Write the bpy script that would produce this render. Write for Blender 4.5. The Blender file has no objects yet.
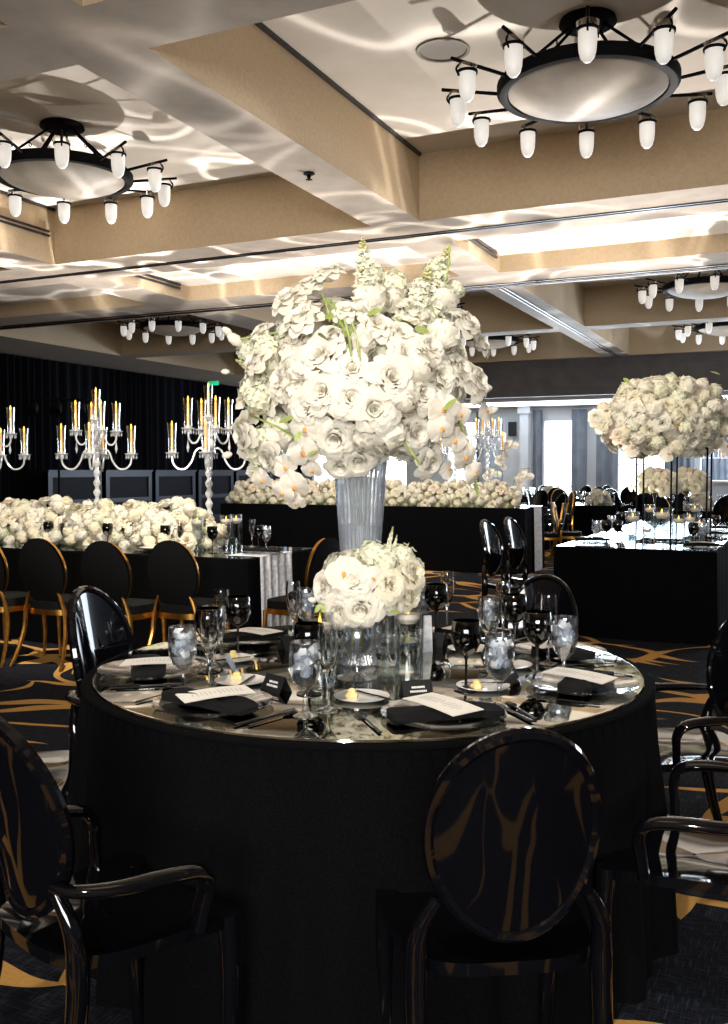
import bpy, bmesh, math, random
from mathutils import Vector, Matrix, Euler
PI = math.pi
R = math.radians
C = bpy.context.scene.collection
sc = bpy.context.scene

# ------------------------------------------------------------------ camera
FPX, CH = 950.0, 1.42
PITCH = math.atan(42 / 950)
cam_d = bpy.data.cameras.new('camera'); cam = bpy.data.objects.new('camera', cam_d); C.objects.link(cam)
cam.location = (0, 0, CH); cam.rotation_euler = (PI / 2 - PITCH, 0, 0)
cam_d.sensor_fit = 'VERTICAL'; cam_d.sensor_height = 36; cam_d.lens = FPX / 1024 * 36
cam_d.clip_start = 0.05; cam_d.clip_end = 200
sc.camera = cam

# room axes: u runs across the room, v into its depth; both turned from the camera's view
RA = R(25.1); CU, SU = math.cos(RA), math.sin(RA)
def W(u, v, z=0.0): return Vector((u * CU + v * SU, -u * SU + v * CU, z))
def at(px, py, z):
    x = (px - 364) / FPX; zz = -(py - 512) / FPX
    c, s = math.cos(PITCH), math.sin(PITCH)
    ry = c + zz * s; rz = zz * c - s
    t = (z - CH) / rz
    return Vector((x * t, ry * t, z))
def atd(px, py, d):
    x = (px - 364) / FPX; zz = -(py - 512) / FPX
    c, s = math.cos(PITCH), math.sin(PITCH)
    ry = c + zz * s; rz = zz * c - s
    t = d / ry
    return Vector((x * t, d, CH + rz * t))

# ------------------------------------------------------------------ render look
sc.view_settings.view_transform = 'Standard'; sc.view_settings.look = 'None'
sc.view_settings.exposure = 0.0; sc.view_settings.gamma = 1.0
sc.view_settings.use_curve_mapping = False
cy = sc.cycles
cy.max_bounces = 10; cy.diffuse_bounces = 3; cy.glossy_bounces = 5; cy.transmission_bounces = 10
cy.transparent_max_bounces = 24; cy.caustics_reflective = False; cy.caustics_refractive = False
cy.sample_clamp_indirect = 4.0; cy.use_denoising = True

world = bpy.data.worlds.new('world'); sc.world = world; world.use_nodes = True
world.node_tree.nodes['Background'].inputs[0].default_value = (0.55, 0.7, 1.0, 1)
world.node_tree.nodes['Background'].inputs[1].default_value = 0.6

# ------------------------------------------------------------------ lights of the room
def area(name, loc, target, size, sizey, power, col):
    d = bpy.data.lights.new(name, 'AREA'); d.shape = 'RECTANGLE'; d.size = size; d.size_y = sizey
    d.energy = power; d.color = col
    o = bpy.data.objects.new(name, d); C.objects.link(o); o.location = loc
    o.rotation_euler = (Vector(target) - Vector(loc)).to_track_quat('-Z', 'Y').to_euler()
    return o
def spot(name, loc, target, ang, power, col, blend=0.4, rad=0.05):
    d = bpy.data.lights.new(name, 'SPOT'); d.spot_size = R(ang); d.spot_blend = blend
    d.energy = power; d.color = col; d.shadow_soft_size = rad
    o = bpy.data.objects.new(name, d); C.objects.link(o); o.location = loc
    o.rotation_euler = (Vector(target) - Vector(loc)).to_track_quat('-Z', 'Y').to_euler()
    return o
def rippled(o, scale, seed, lo=0.12, gain=1.0):
    """ripple pattern put into a lamp, standing in for sunlight off mirrored table tops"""
    d = o.data; d.use_nodes = True; nt = d.node_tree; n = nt.nodes; l = nt.links
    em = n['Emission']
    tc = n.new('ShaderNodeTexCoord'); mp = n.new('ShaderNodeMapping'); mp.inputs['Location'].default_value = (seed, seed * .7, seed * .3)
    mp.inputs['Scale'].default_value = (scale, scale, scale)
    l.new(tc.outputs['Normal'], mp.inputs[0])
    nz = n.new('ShaderNodeTexNoise'); nz.inputs['Scale'].default_value = 1.3; nz.inputs['Detail'].default_value = 1
    l.new(mp.outputs[0], nz.inputs['Vector'])
    ad = n.new('ShaderNodeVectorMath'); ad.operation = 'MULTIPLY_ADD'; ad.inputs[1].default_value = (1.5, 1.5, 1.5)
    l.new(nz.outputs['Color'], ad.inputs[0]); l.new(mp.outputs[0], ad.inputs[2])
    def math_(op, a, b=None, c=None):
        m = n.new('ShaderNodeMath'); m.operation = op
        for k, x in enumerate((a, b, c)):
            if x is None: continue
            if isinstance(x, (int, float)): m.inputs[k].default_value = x
            else: l.new(x, m.inputs[k])
        return m.outputs[0]
    def ridge(sc_, pw_, w):
        z = n.new('ShaderNodeTexNoise'); z.inputs['Scale'].default_value = sc_; z.inputs['Detail'].default_value = 0; z.noise_dimensions = '4D'; z.inputs['W'].default_value = w
        l.new(ad.outputs[0], z.inputs['Vector'])
        return math_('POWER', math_('SUBTRACT', 1.0, math_('ABSOLUTE', math_('MULTIPLY_ADD', z.outputs['Fac'], 4.0, -2.0))), pw_)
    r1 = math_('MAXIMUM', ridge(.8, 30, 1.3), 0.0); r2 = math_('MAXIMUM', ridge(1.3, 34, 5.1), 0.0)
    n2 = n.new('ShaderNodeTexNoise'); n2.inputs['Scale'].default_value = .9; n2.inputs['Detail'].default_value = 1.5
    l.new(ad.outputs[0], n2.inputs['Vector'])
    cr = n.new('ShaderNodeMapRange'); cr.inputs[1].default_value = .42; cr.inputs[2].default_value = .53; cr.inputs[3].default_value = 0.18; cr.inputs[4].default_value = .95
    l.new(n2.outputs['Fac'], cr.inputs[0])
    tot = math_('ADD', math_('MULTIPLY', math_('ADD', r1, r2), 3.2), cr.outputs[0])
    l.new(math_('MULTIPLY_ADD', tot, gain, lo), em.inputs['Strength'])

DAY = (0.78, 0.88, 1.0)
WARM = (1.0, 0.86, 0.68)
# daylight through the far windows; added fill from behind the camera brightens the flowers
area('far_window_daylight', W(-4.0, 26.1, 1.8), W(-3.5, 12, 2.8), 10, 2.2, 1300, DAY)
area('bar_daylight', W(4.5, 20.5, 1.8), W(-1, 12, 2.5), 4, 2.2, 300, DAY)
area('added_back_fill', W(1.5, -5.0, 2.3), W(-1.2, 3, .6), 5, 2.0, 250, (1.0, .97, .92)).data.spread = R(95)
# added spots stand in for sun thrown up off the mirrored tables
rippled(spot('ripple_light', W(-2.2, 11.0, 0.95), W(-2.2, 9.9, 3.9), 140, 900, (1, .94, .87), .8), 2.5, 3.1)
rippled(spot('ripple_light', W(-7.0, 9.6, 0.95), W(-7.0, 9.2, 3.9), 142, 900, (1, .95, .89), .8), 2.5, 7.7)
rippled(spot('ripple_light', W(-2.8, 18.5, 0.95), W(-2.8, 17.0, 3.9), 150, 330, DAY), 2.2, 1.7)
# unseen spots added near the ceiling to brighten flowers and tableware
spot('added_spot', W(-0.6, 0.2, 3.75), atd(355, 500, 3.05), 58, 430, (1, .94, .83), .8, .08)
spot('added_spot', W(-3.6, 4.35, 3.75), W(-5.4, 6.6, .95), 70, 900, (1, .93, .80), .6, .1)
spot('added_spot', W(-3.0, 4.35, 3.75), W(-1.1, 9.2, 1.9), 30, 1000, (1, .94, .82), .6, .1)

spot('added_spot', W(-5.2, 9.3, 3.8), W(-5.6, 13.0, 1.0), 75, 800, (1, .95, .86), .6, .1)

# ------------------------------------------------------------------ materials
def pmat(name, col, rough=.5, metal=0, coat=0, trans=0, ior=1.45, sheen=0, spec=None, emit=None, es=0):
    m = bpy.data.materials.new(name); m.use_nodes = True; b = m.node_tree.nodes['Principled BSDF']
    b.inputs['Base Color'].default_value = (*col, 1); b.inputs['Roughness'].default_value = rough
    b.inputs['Metallic'].default_value = metal; b.inputs['Coat Weight'].default_value = coat
    b.inputs['Transmission Weight'].default_value = trans; b.inputs['IOR'].default_value = ior
    b.inputs['Sheen Weight'].default_value = sheen
    if spec is not None: b.inputs['Specular IOR Level'].default_value = spec
    if emit: b.inputs['Emission Color'].default_value = (*emit, 1); b.inputs['Emission Strength'].default_value = es
    return m
def noise_col(m, c1, c2, scale, detail=4, vec='Object', bump=0, lo=.35, hi=.65):
    nt = m.node_tree; n = nt.nodes; l = nt.links; b = n['Principled BSDF']
    tc = n.new('ShaderNodeTexCoord'); nz = n.new('ShaderNodeTexNoise'); nz.inputs['Scale'].default_value = scale; nz.inputs['Detail'].default_value = detail
    l.new(tc.outputs[vec], nz.inputs['Vector'])
    mr = n.new('ShaderNodeMapRange'); mr.inputs[1].default_value = lo; mr.inputs[2].default_value = hi
    l.new(nz.outputs['Fac'], mr.inputs[0])
    mx = n.new('ShaderNodeMix'); mx.data_type = 'RGBA'; mx.inputs[6].default_value = (*c1, 1); mx.inputs[7].default_value = (*c2, 1)
    l.new(mr.outputs[0], mx.inputs[0]); l.new(mx.outputs[2], b.inputs['Base Color'])
    if bump:
        bp = n.new('ShaderNodeBump'); bp.inputs['Strength'].default_value = bump; bp.inputs['Distance'].default_value = .01
        l.new(nz.outputs['Fac'], bp.inputs['Height']); l.new(bp.outputs[0], b.inputs['Normal'])
    return m
def thin(name, col=(1, 1, 1), tint=(.97, .985, 1), base=.06, edge=.75, rough=.02):
    """thin clear glass: sees straight through, reflects more at its edges"""
    m = bpy.data.materials.new(name); m.use_nodes = True; nt = m.node_tree; n = nt.nodes; l = nt.links
    n.remove(n['Principled BSDF']); out = n['Material Output']
    tr = n.new('ShaderNodeBsdfTransparent'); tr.inputs[0].default_value = (*tint, 1)
    gl = n.new('ShaderNodeBsdfGlossy'); gl.inputs[0].default_value = (*col, 1); gl.inputs['Roughness'].default_value = rough
    lw = n.new('ShaderNodeLayerWeight'); lw.inputs[0].default_value = .35
    mr = n.new('ShaderNodeMapRange'); mr.inputs[3].default_value = base; mr.inputs[4].default_value = edge
    l.new(lw.outputs['Facing'], mr.inputs[0])
    mx = n.new('ShaderNodeMixShader'); l.new(mr.outputs[0], mx.inputs[0]); l.new(tr.outputs[0], mx.inputs[1]); l.new(gl.outputs[0], mx.inputs[2])
    l.new(mx.outputs[0], out.inputs[0]); return m
def petal(name, c1, c2, scale=9, trans=.3):
    m = bpy.data.materials.new(name); m.use_nodes = True; nt = m.node_tree; n = nt.nodes; l = nt.links
    n.remove(n['Principled BSDF']); out = n['Material Output']
    tc = n.new('ShaderNodeTexCoord'); nz = n.new('ShaderNodeTexNoise'); nz.inputs['Scale'].default_value = scale
    l.new(tc.outputs['Object'], nz.inputs['Vector'])
    mx = n.new('ShaderNodeMix'); mx.data_type = 'RGBA'; mx.inputs[6].default_value = (*c1, 1); mx.inputs[7].default_value = (*c2, 1)
    mr = n.new('ShaderNodeMapRange'); mr.inputs[1].default_value = .35; mr.inputs[2].default_value = .65
    l.new(nz.outputs['Fac'], mr.inputs[0]); l.new(mr.outputs[0], mx.inputs[0])
    d = n.new('ShaderNodeBsdfDiffuse'); t = n.new('ShaderNodeBsdfTranslucent')
    l.new(mx.outputs[2], d.inputs[0]); l.new(mx.outputs[2], t.inputs[0])
    ms = n.new('ShaderNodeMixShader'); ms.inputs[0].default_value = trans
    l.new(d.outputs[0], ms.inputs[1]); l.new(t.outputs[0], ms.inputs[2]); l.new(ms.outputs[0], out.inputs[0]); return m
def emis(name, col, s):
    m = bpy.data.materials.new(name); m.use_nodes = True; nt = m.node_tree; n = nt.nodes
    n.remove(n['Principled BSDF']); e = n.new('ShaderNodeEmission'); e.inputs[0].default_value = (*col, 1); e.inputs[1].default_value = s
    nt.links.new(e.outputs[0], n['Material Output'].inputs[0]); return m

M = {}
M['plaster'] = noise_col(pmat('tan_plaster', (.5, .38, .24), .8), (.50, .385, .25), (.56, .43, .285), 30, 6, bump=.15)
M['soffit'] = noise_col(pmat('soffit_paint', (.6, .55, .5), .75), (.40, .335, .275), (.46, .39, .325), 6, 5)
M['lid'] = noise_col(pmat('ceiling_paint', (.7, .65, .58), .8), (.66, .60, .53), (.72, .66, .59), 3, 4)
M['track'] = pmat('dark_track', (.03, .03, .035), .35, .4)
M['header'] = noise_col(pmat('grey_header', (.07, .065, .07), .7), (.10, .093, .098), (.13, .122, .128), 4, 3)
M['white_wall'] = pmat('white_wall', (.62, .63, .64), .6)
M['grey_wall'] = pmat('grey_wall', (.4, .44, .5), .6)
M['drape'] = pmat('black_drape', (.0022, .0025, .005), .9, spec=.15)
M['cloth'] = noise_col(pmat('black_linen', (.004, .004, .005), 1, spec=.08), (.0006, .0006, .0009), (.0022, .0022, .0028), 260, 3, bump=.1)
M['runner'] = noise_col(pmat('silver_runner', (.6, .6, .62), .6), (.5, .5, .52), (.75, .76, .8), 40, 3)
M['acrylic'] = pmat('black_acrylic', (.002, .002, .003), .06, coat=.4)
M['pad'] = pmat('black_velvet', (.0018, .0018, .002), .8, spec=.2)
M['gold'] = noise_col(pmat('gold_frame', (.8, .48, .12), .28, 1), (.85, .45, .1), (.6, .3, .07), 18, 2)
M['mirror'] = pmat('mirror_top', (.36, .355, .30), .035, 1)
M['black_glass'] = pmat('black_gloss_top', (.01, .01, .012), .06, coat=.5)
M['iron'] = pmat('black_iron', (.004, .004, .005), .75, spec=.1)
M['navy'] = pmat('bluelit_panel', (.0012, .002, .006), .5, spec=.06); M['bluelitf'] = pmat('bluelit_frame', (.006, .013, .034), .4, spec=.25)  # black panels; the blue light on them is put into both colours
M['frost'] = pmat('frosted_shade', (.75, .75, .73), .4, emit=(1, .94, .86), es=.42)
M['bulb'] = emis('bulb_glow', (1, .9, .72), 5)
M['clearband'] = thin('clear_shade_rim', base=.15)
M['dish'] = noise_col(pmat('alabaster_dish', (.4, .36, .32), .55, spec=.2, emit=(1, .8, .62), es=.05), (.40, .355, .31), (.27, .24, .21), 3, 4)
M['glass'] = pmat('clear_glass', (1, 1, 1), .0, trans=1, ior=1.45)
M['thin'] = thin('thin_glass')
M['gob'] = thin('goblet_glass', base=.10, edge=.85); M['icewater'] = thin('iced_water', tint=(.93, .96, 1), base=.12, edge=.5, rough=.05)
M['stemglass'] = pmat('stem_glass', (1, 1, 1), 0, trans=1)
M['thinb'] = thin('ribbed_glass', tint=(.88, .92, .97), base=.22, edge=.85, rough=.12)
M['smoke'] = thin('black_wine_glass', tint=(.10, .07, .06), base=.05, edge=.5)
M['smoke_stem'] = pmat('black_glass_stem', (.01, .008, .008), .05, coat=.5)
M['water'] = pmat('water', (.96, .98, 1), .0, trans=1, ior=1.33)
M['ice'] = pmat('ice', (.96, .97, 1), .12, trans=.25, ior=1.3, spec=1)
M['wax'] = pmat('candle_wax', (.85, .76, .66), .5, emit=(1, .65, .35), es=.12)
M['taper'] = pmat('taper_candle', (.8, .48, .15), .5, emit=(1, .5, .1), es=.3)
M['flame'] = emis('flame', (1, .55, .06), 6)
M['crystal'] = thin('crystal', base=.28, edge=1.0, rough=.1)
M['steel'] = pmat('steel', (.75, .74, .72), .15, 1)
M['black_steel'] = pmat('black_steel', (.03, .03, .032), .25, .8)
M['china'] = pmat('white_china', (.82, .80, .76), .15, coat=.3)
M['butter'] = pmat('butter', (.75, .58, .26), .4)
M['napkin'] = noise_col(pmat('black_napkin', (.003, .003, .003), .9, spec=.25), (.002, .002, .0022), (.005, .005, .0055), 300, 2)
M['card'] = pmat('cream_menu_card', (.86, .81, .74), .6)
M['blackcard'] = pmat('black_card', (.008, .008, .009), .45)
M['ink'] = pmat('white_ink', (.7, .68, .64), .6)
M['charger'] = thin('glass_charger', tint=(.86, .88, .9), base=.10, edge=.75, rough=.09); 
M['rose'] = petal('white_rose_petal', (.90, .865, .78), (.88, .83, .71), 4, .42)
M['rosec'] = petal('cream_rose_petal', (.88, .83, .68), (.86, .79, .62), 4, .42)
M['blush'] = petal('blush_rose_petal', (.86, .70, .55), (.84, .76, .64), 4)
M['hyd'] = petal('hydrangea_petal', (.82, .82, .62), (.88, .86, .74), 9, .4)
M['orchidp'] = petal('orchid_petal', (.90, .86, .78), (.88, .80, .68), 5, .4)
M['orange'] = pmat('orchid_lip', (.75, .32, .06), .5)
M['peach'] = pmat('peach_rose', (.85, .52, .26), .6)
M['green'] = noise_col(pmat('green_stem', (.2, .3, .06), .5), (.16, .22, .05), (.36, .42, .12), 20)
M['curtain'] = noise_col(pmat('grey_curtain', (.1, .11, .13), .85), (.13, .145, .17), (.18, .195, .22), 3)
M['pane'] = emis('daylit_window', (.88, .94, 1), 4)
M['exitg'] = emis('exit_green', (.02, .6, .25), 1.2)
M['vent'] = pmat('vent_grey', (.3, .27, .24), .6)
M['bottle'] = pmat('bottle_glass', (.3, .35, .4), .1)
M['amber'] = pmat('amber_bottle', (.8, .25, .03), .1)

# ------------------------------------------------------------------ mesh helpers
class MB:
    def __init__(s): s.v = []; s.f = []; s.m = []; s.mi = 0
    def add(s, vs, fs):
        o = len(s.v); s.v += [tuple(p) for p in vs]; s.f += [tuple(i + o for i in q) for q in fs]; s.m += [s.mi] * len(fs)
    def box(s, x0, y0, z0, x1, y1, z1, mat=None):
        p = [Vector((x, y, z)) for z in (z0, z1) for x, y in ((x0, y0), (x1, y0), (x1, y1), (x0, y1))]
        if mat: p = [mat @ q for q in p]
        s.add(p, [(3, 2, 1, 0), (4, 5, 6, 7), (0, 1, 5, 4), (1, 2, 6, 5), (2, 3, 7, 6), (3, 0, 4, 7)])
    def lathe(s, prof, n=24, cx=0, cy=0, close=False, mat=None, flute=0, fa=0):
        k = len(prof); vs = []
        for i in range(n):
            a = 2 * PI * i / n
            fl = 1 + fa * math.cos(a * flute) if flute else 1
            for r, z in prof:
                p = Vector((cx + r * fl * math.cos(a), cy + r * fl * math.sin(a), z)); vs.append(mat @ p if mat else p)
        fs = []
        for i in range(n):
            j = (i + 1) % n
            for q in range(k - 1 + (1 if close else 0)):
                q2 = (q + 1) % k
                if prof[q][0] < 1e-6 and prof[q2][0] < 1e-6: continue
                fs.append((i * k + q, j * k + q, j * k + q2, i * k + q2))
        s.add(vs, fs)
    def tube(s, pts, rad, n=8, cap=True, flat=None):
        pts = [Vector(p) for p in pts]; k = len(pts)
        if not hasattr(rad, '__len__'): rad = [rad] * k
        if k > 3:
            np_, nr_ = [], []
            for i in range(k - 1):
                a, b, c, d = pts[max(i - 1, 0)], pts[i], pts[i + 1], pts[min(i + 2, k - 1)]
                for j in range(4):
                    t = j / 4; np_.append(.5 * ((2 * b) + (c - a) * t + (2 * a - 5 * b + 4 * c - d) * t * t + (3 * b - a - 3 * c + d) * t ** 3)); nr_.append(rad[i] * (1 - t) + rad[i + 1] * t)
            pts = np_ + [pts[-1]]; rad = nr_ + [rad[-1]]; k = len(pts)
        up = None; rings = []
        for i, p in enumerate(pts):
            t = (pts[min(i + 1, k - 1)] - pts[max(i - 1, 0)]).normalized()
            if up is None:
                up = Vector((0, 0, 1)) if abs(t.z) < .9 else Vector((1, 0, 0))
            a = t.cross(up).normalized(); b = a.cross(t).normalized(); up = b
            fx, fy = flat if flat else (1, 1)
            rings.append([p + a * math.cos(2 * PI * j / n) * rad[i] * fx + b * math.sin(2 * PI * j / n) * rad[i] * fy for j in range(n)])
        vs = [q for r in rings for q in r]; fs = []
        for i in range(k - 1):
            for j in range(n):
                j2 = (j + 1) % n; fs.append((i * n + j, i * n + j2, (i + 1) * n + j2, (i + 1) * n + j))
        if cap: fs += [tuple(range(n - 1, -1, -1)), tuple((k - 1) * n + j for j in range(n))]
        s.add(vs, fs)
    def ring(s, fn, N, rad, n=8, flat=None):
        """closed tube along fn(i/N)"""
        pts = [Vector(fn(i / N)) for i in range(N)]; vs = []
        c = sum(pts, Vector()) / N
        nrm = (pts[0] - c).cross(pts[N // 4] - c).normalized()
        fx, fy = flat if flat else (1, 1)
        for i, p in enumerate(pts):
            t = (pts[(i + 1) % N] - pts[i - 1]).normalized(); a = t.cross(nrm).normalized()
            for j in range(n): vs.append(p + a * math.cos(2 * PI * j / n) * rad * fx + nrm * math.sin(2 * PI * j / n) * rad * fy)
        s.add(vs, [(i * n + j, i * n + (j + 1) % n, ((i + 1) % N) * n + (j + 1) % n, ((i + 1) % N) * n + j) for i in range(N) for j in range(n)])
    def grid(s, fn, nu, nv, wrap=False):
        vs = [fn(i / (nu if wrap else nu - 1), j / (nv - 1)) for i in range(nu) for j in range(nv)]
        fs = []
        for i in range(nu if wrap else nu - 1):
            i2 = (i + 1) % nu
            for j in range(nv - 1): fs.append((i * nv + j, i2 * nv + j, i2 * nv + j + 1, i * nv + j + 1))
        s.add(vs, fs)
    def ball(s, c, r, n=10, m=6, sx=1, sy=1, sz=1):
        prof = [(r * math.sin(PI * i / m), -r * math.cos(PI * i / m)) for i in range(m + 1)]
        k = len(s.v); s.lathe(prof, n)
        for i in range(k, len(s.v)):
            x, y, z = s.v[i]; s.v[i] = (c[0] + x * sx, c[1] + y * sy, c[2] + z * sz)
    def mesh(s, name, mats, smooth=True, sharp=40):
        me = bpy.data.meshes.new(name); me.from_pydata(s.v, [], s.f); me.validate()
        bm = bmesh.new(); bm.from_mesh(me); bmesh.ops.remove_doubles(bm, verts=bm.verts, dist=1e-6)
        bmesh.ops.recalc_face_normals(bm, faces=bm.faces)
        bm.to_mesh(me); bm.free()
        for mt in (mats if isinstance(mats, (list, tuple)) else [mats]): me.materials.append(mt)
        if len(set(s.m)) > 1 and len(me.polygons) == len(s.m):
            me.polygons.foreach_set('material_index', s.m)
        if smooth:
            me.polygons.foreach_set('use_smooth', [True] * len(me.polygons)); me.set_sharp_from_angle(angle=R(sharp))
        me.update(); return me
    def build(s, name, mats, parent=None, loc=None, rz=0, smooth=True, sharp=40):
        return put(s.mesh(name, mats, smooth, sharp), name, parent, loc, rz)
def put(me, name, parent=None, loc=None, rz=0, rot=None, scale=None):
    o = bpy.data.objects.new(name, me); C.objects.link(o)
    if parent: o.parent = parent
    if loc is not None: o.location = loc
    o.rotation_euler = rot if rot is not None else (0, 0, rz)
    if scale is not None: o.scale = scale if hasattr(scale, '__len__') else (scale,) * 3
    return o
def tag(o, label, cat, group=None, kind=None):
    o['label'] = label; o['category'] = cat
    if group: o['group'] = group
    if kind: o['kind'] = kind
    return o
def thing(name, label, cat, loc=(0, 0, 0), rz=0, group=None):
    o = bpy.data.objects.new(name, None); C.objects.link(o); o.location = loc; o.rotation_euler = (0, 0, rz)
    o.empty_display_size = .1
    return tag(o, label, cat, group)
def struct(mb, name, mat, smooth=False, uvspace=True):
    o = mb.build(name, mat, smooth=smooth)
    if uvspace: o.rotation_euler = (0, 0, -RA)
    o['kind'] = 'structure'; return o
def dup(root, loc, rz=0, label=None, group=None, rot=None, scale=None):
    r = root.copy(); C.objects.link(r); r.location = loc; r.rotation_euler = rot if rot is not None else (0, 0, rz)
    if scale is not None: r.scale = (scale,) * 3
    if label: r['label'] = label
    if group: r['group'] = group
    for ch in list(root.children):
        c = ch.copy(); C.objects.link(c); c.parent = r
        for g in list(ch.children):
            d = g.copy(); C.objects.link(d); d.parent = c
    return r
class Maker:
    """first call moves the built prototype, later calls copy it"""
    def __init__(s, fn): s.fn = fn; s.p = None; s.used = False
    def __call__(s, loc, rz=0, label=None, group=None, rot=None, scale=None):
        if s.p is None:
            s.p = s.fn(); s.p.location = loc; s.p.rotation_euler = rot if rot is not None else (0, 0, rz)
            if scale is not None: s.p.scale = (scale,) * 3
            if label: s.p['label'] = label
            if group: s.p['group'] = group
            return s.p
        return dup(s.p, loc, rz, label, group, rot, scale)

# ------------------------------------------------------------------ ceiling
ZB, ZC, ZS = 3.9, 4.56, 4.11
UL, UR, VN, VF = -15.4, 6.5, -6.5, 27.0
# coffer openings (u0,u1,v0,v1,ztop)
ucols = [(-13.6, -9.0), (-8.3, -4.1), (-3.57, 0.72), (1.35, 5.6)]
vrows = [(-4.9, -0.2, ZC), (.3, 4.07, ZC), (4.63, 8.92, ZC), (9.85, 11.65, ZS), (12.65, 16.6, ZC), (17.05, 21.1, ZC)]
us = sorted({UL - .3, UR + .1} | {a for c in ucols for a in c}); vs_ = sorted({VN - .1, VF + .2} | {a for r in vrows for a in r[:2]})
sof = MB(); face = MB(); lid = MB()
def q4(mb, a, b, c, d): mb.add([a, b, c, d], [(0, 1, 2, 3)])
for i in range(len(us) - 1):
    for j in range(len(vs_) - 1):
        a, b, c, d = us[i], us[i + 1], vs_[j], vs_[j + 1]
        hole = None
        for (u0, u1) in ucols:
            for (v0, v1, zt) in vrows:
                if abs(a - u0) < 1e-6 and abs(c - v0) < 1e-6: hole = zt
        if hole is None: q4(sof, (a, c, ZB), (b, c, ZB), (b, d, ZB), (a, d, ZB))
        else:
            q4(lid, (a, c, hole), (b, c, hole), (b, d, hole), (a, d, hole))
            for (p, q) in (((a, c), (b, c)), ((b, c), (b, d)), ((b, d), (a, d)), ((a, d), (a, c))):
                q4(face, (p[0], p[1], ZB), (q[0], q[1], ZB), (q[0], q[1], hole), (p[0], p[1], hole))
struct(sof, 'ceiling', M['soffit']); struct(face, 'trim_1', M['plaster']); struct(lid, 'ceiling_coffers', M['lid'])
roofb = MB(); roofb.box(UL - .3, VN - .3, 4.8, UR + .3, VF + 6, 4.9); struct(roofb, 'roof_slab', M['header'])
# partition tracks in the beams
tr = MB()
for v in (9.40, 9.47): tr.box(UL, v - .012, ZB - .012, UR, v + .012, ZB)
for v in (12.33, 12.45, 12.52): tr.box(UL, v - .01, ZB - .012, UR, v + .01, ZB)
for u in (-3.87, -3.80): tr.box(u - .012, 12.6, ZB - .012, u + .012, 22.4, ZB)
struct(tr, 'trim_2', M['track'])
# shadow gap along the left edge of the coffers
gp = MB()
for (u0, u1) in ucols[1:3]:
    gp.box(u0, 4.66, ZC - .03, u0 + .03, 8.9, ZC - .002)
struct(gp, 'trim_3', M['track'])

# ------------------------------------------------------------------ floor
def carpet():
    m = pmat('carpet', (.02, .02, .025), .95); nt = m.node_tree; n = nt.nodes; l = nt.links; b = n['Principled BSDF']
    tc = n.new('ShaderNodeTexCoord')
    def noise(scale, vec, sc3=None, det=3):
        if sc3:
            mp = n.new('ShaderNodeMapping'); mp.inputs['Scale'].default_value = sc3; l.new(vec, mp.inputs[0]); vec = mp.outputs[0]
        z = n.new('ShaderNodeTexNoise'); z.inputs['Scale'].default_value = scale; z.inputs['Detail'].default_value = det; l.new(vec, z.inputs['Vector']); return z
    P = tc.outputs['Object']
    a = noise(14, P, (1, 14, 1)); c = noise(14, P, (14, 1, 1))
    ad = n.new('ShaderNodeMath'); ad.operation = 'MAXIMUM'; l.new(a.outputs['Fac'], ad.inputs[0]); l.new(c.outputs['Fac'], ad.inputs[1])
    mr = n.new('ShaderNodeMapRange'); mr.inputs[1].default_value = .52; mr.inputs[2].default_value = .75; l.new(ad.outputs[0], mr.inputs[0])
    base = n.new('ShaderNodeMix'); base.data_type = 'RGBA'; base.inputs[6].default_value = (.0035, .004, .007, 1); base.inputs[7].default_value = (.034, .038, .052, 1)
    l.new(mr.outputs[0], base.inputs[0])
    w = noise(.9, P, None, 1)
    va = n.new('ShaderNodeVectorMath'); va.operation = 'MULTIPLY_ADD'; va.inputs[1].default_value = (1.1, 1.1, 0); l.new(w.outputs['Color'], va.inputs[0]); l.new(P, va.inputs[2])
    mp = n.new('ShaderNodeMapping'); mp.inputs['Scale'].default_value = (1.15, 1.75, 1); l.new(va.outputs[0], mp.inputs[0])
    vo = n.new('ShaderNodeTexVoronoi'); vo.feature = 'DISTANCE_TO_EDGE'; vo.inputs['Scale'].default_value = 1.25; vo.voronoi_dimensions = '2D'; l.new(mp.outputs[0], vo.inputs['Vector'])
    n3 = noise(1.1, P, None, 0)
    th = n.new('ShaderNodeMapRange'); th.inputs[1].default_value = .40; th.inputs[2].default_value = .62; th.inputs[3].default_value = -.005; th.inputs[4].default_value = .115; l.new(n3.outputs['Fac'], th.inputs[0])
    lt = n.new('ShaderNodeMath'); lt.operation = 'LESS_THAN'; l.new(vo.outputs['Distance'], lt.inputs[0]); l.new(th.outputs[0], lt.inputs[1])
    fn_ = noise(90, P, None, 2)
    gold = n.new('ShaderNodeMix'); gold.data_type = 'RGBA'; gold.inputs[6].default_value = (.42, .21, .05, 1); gold.inputs[7].default_value = (.62, .34, .10, 1); l.new(fn_.outputs['Fac'], gold.inputs[0])
    mx = n.new('ShaderNodeMix'); mx.data_type = 'RGBA'; l.new(lt.outputs[0], mx.inputs[0]); l.new(base.outputs[2], mx.inputs[6]); l.new(gold.outputs[2], mx.inputs[7])
    l.new(mx.outputs[2], b.inputs['Base Color']); b.inputs['Specular IOR Level'].default_value = .15
    return m
fl = MB(); fl.box(UL - .2, VN - .2, -.1, UR + .2, VF + .2, 0); struct(fl, 'floor', carpet())

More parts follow.
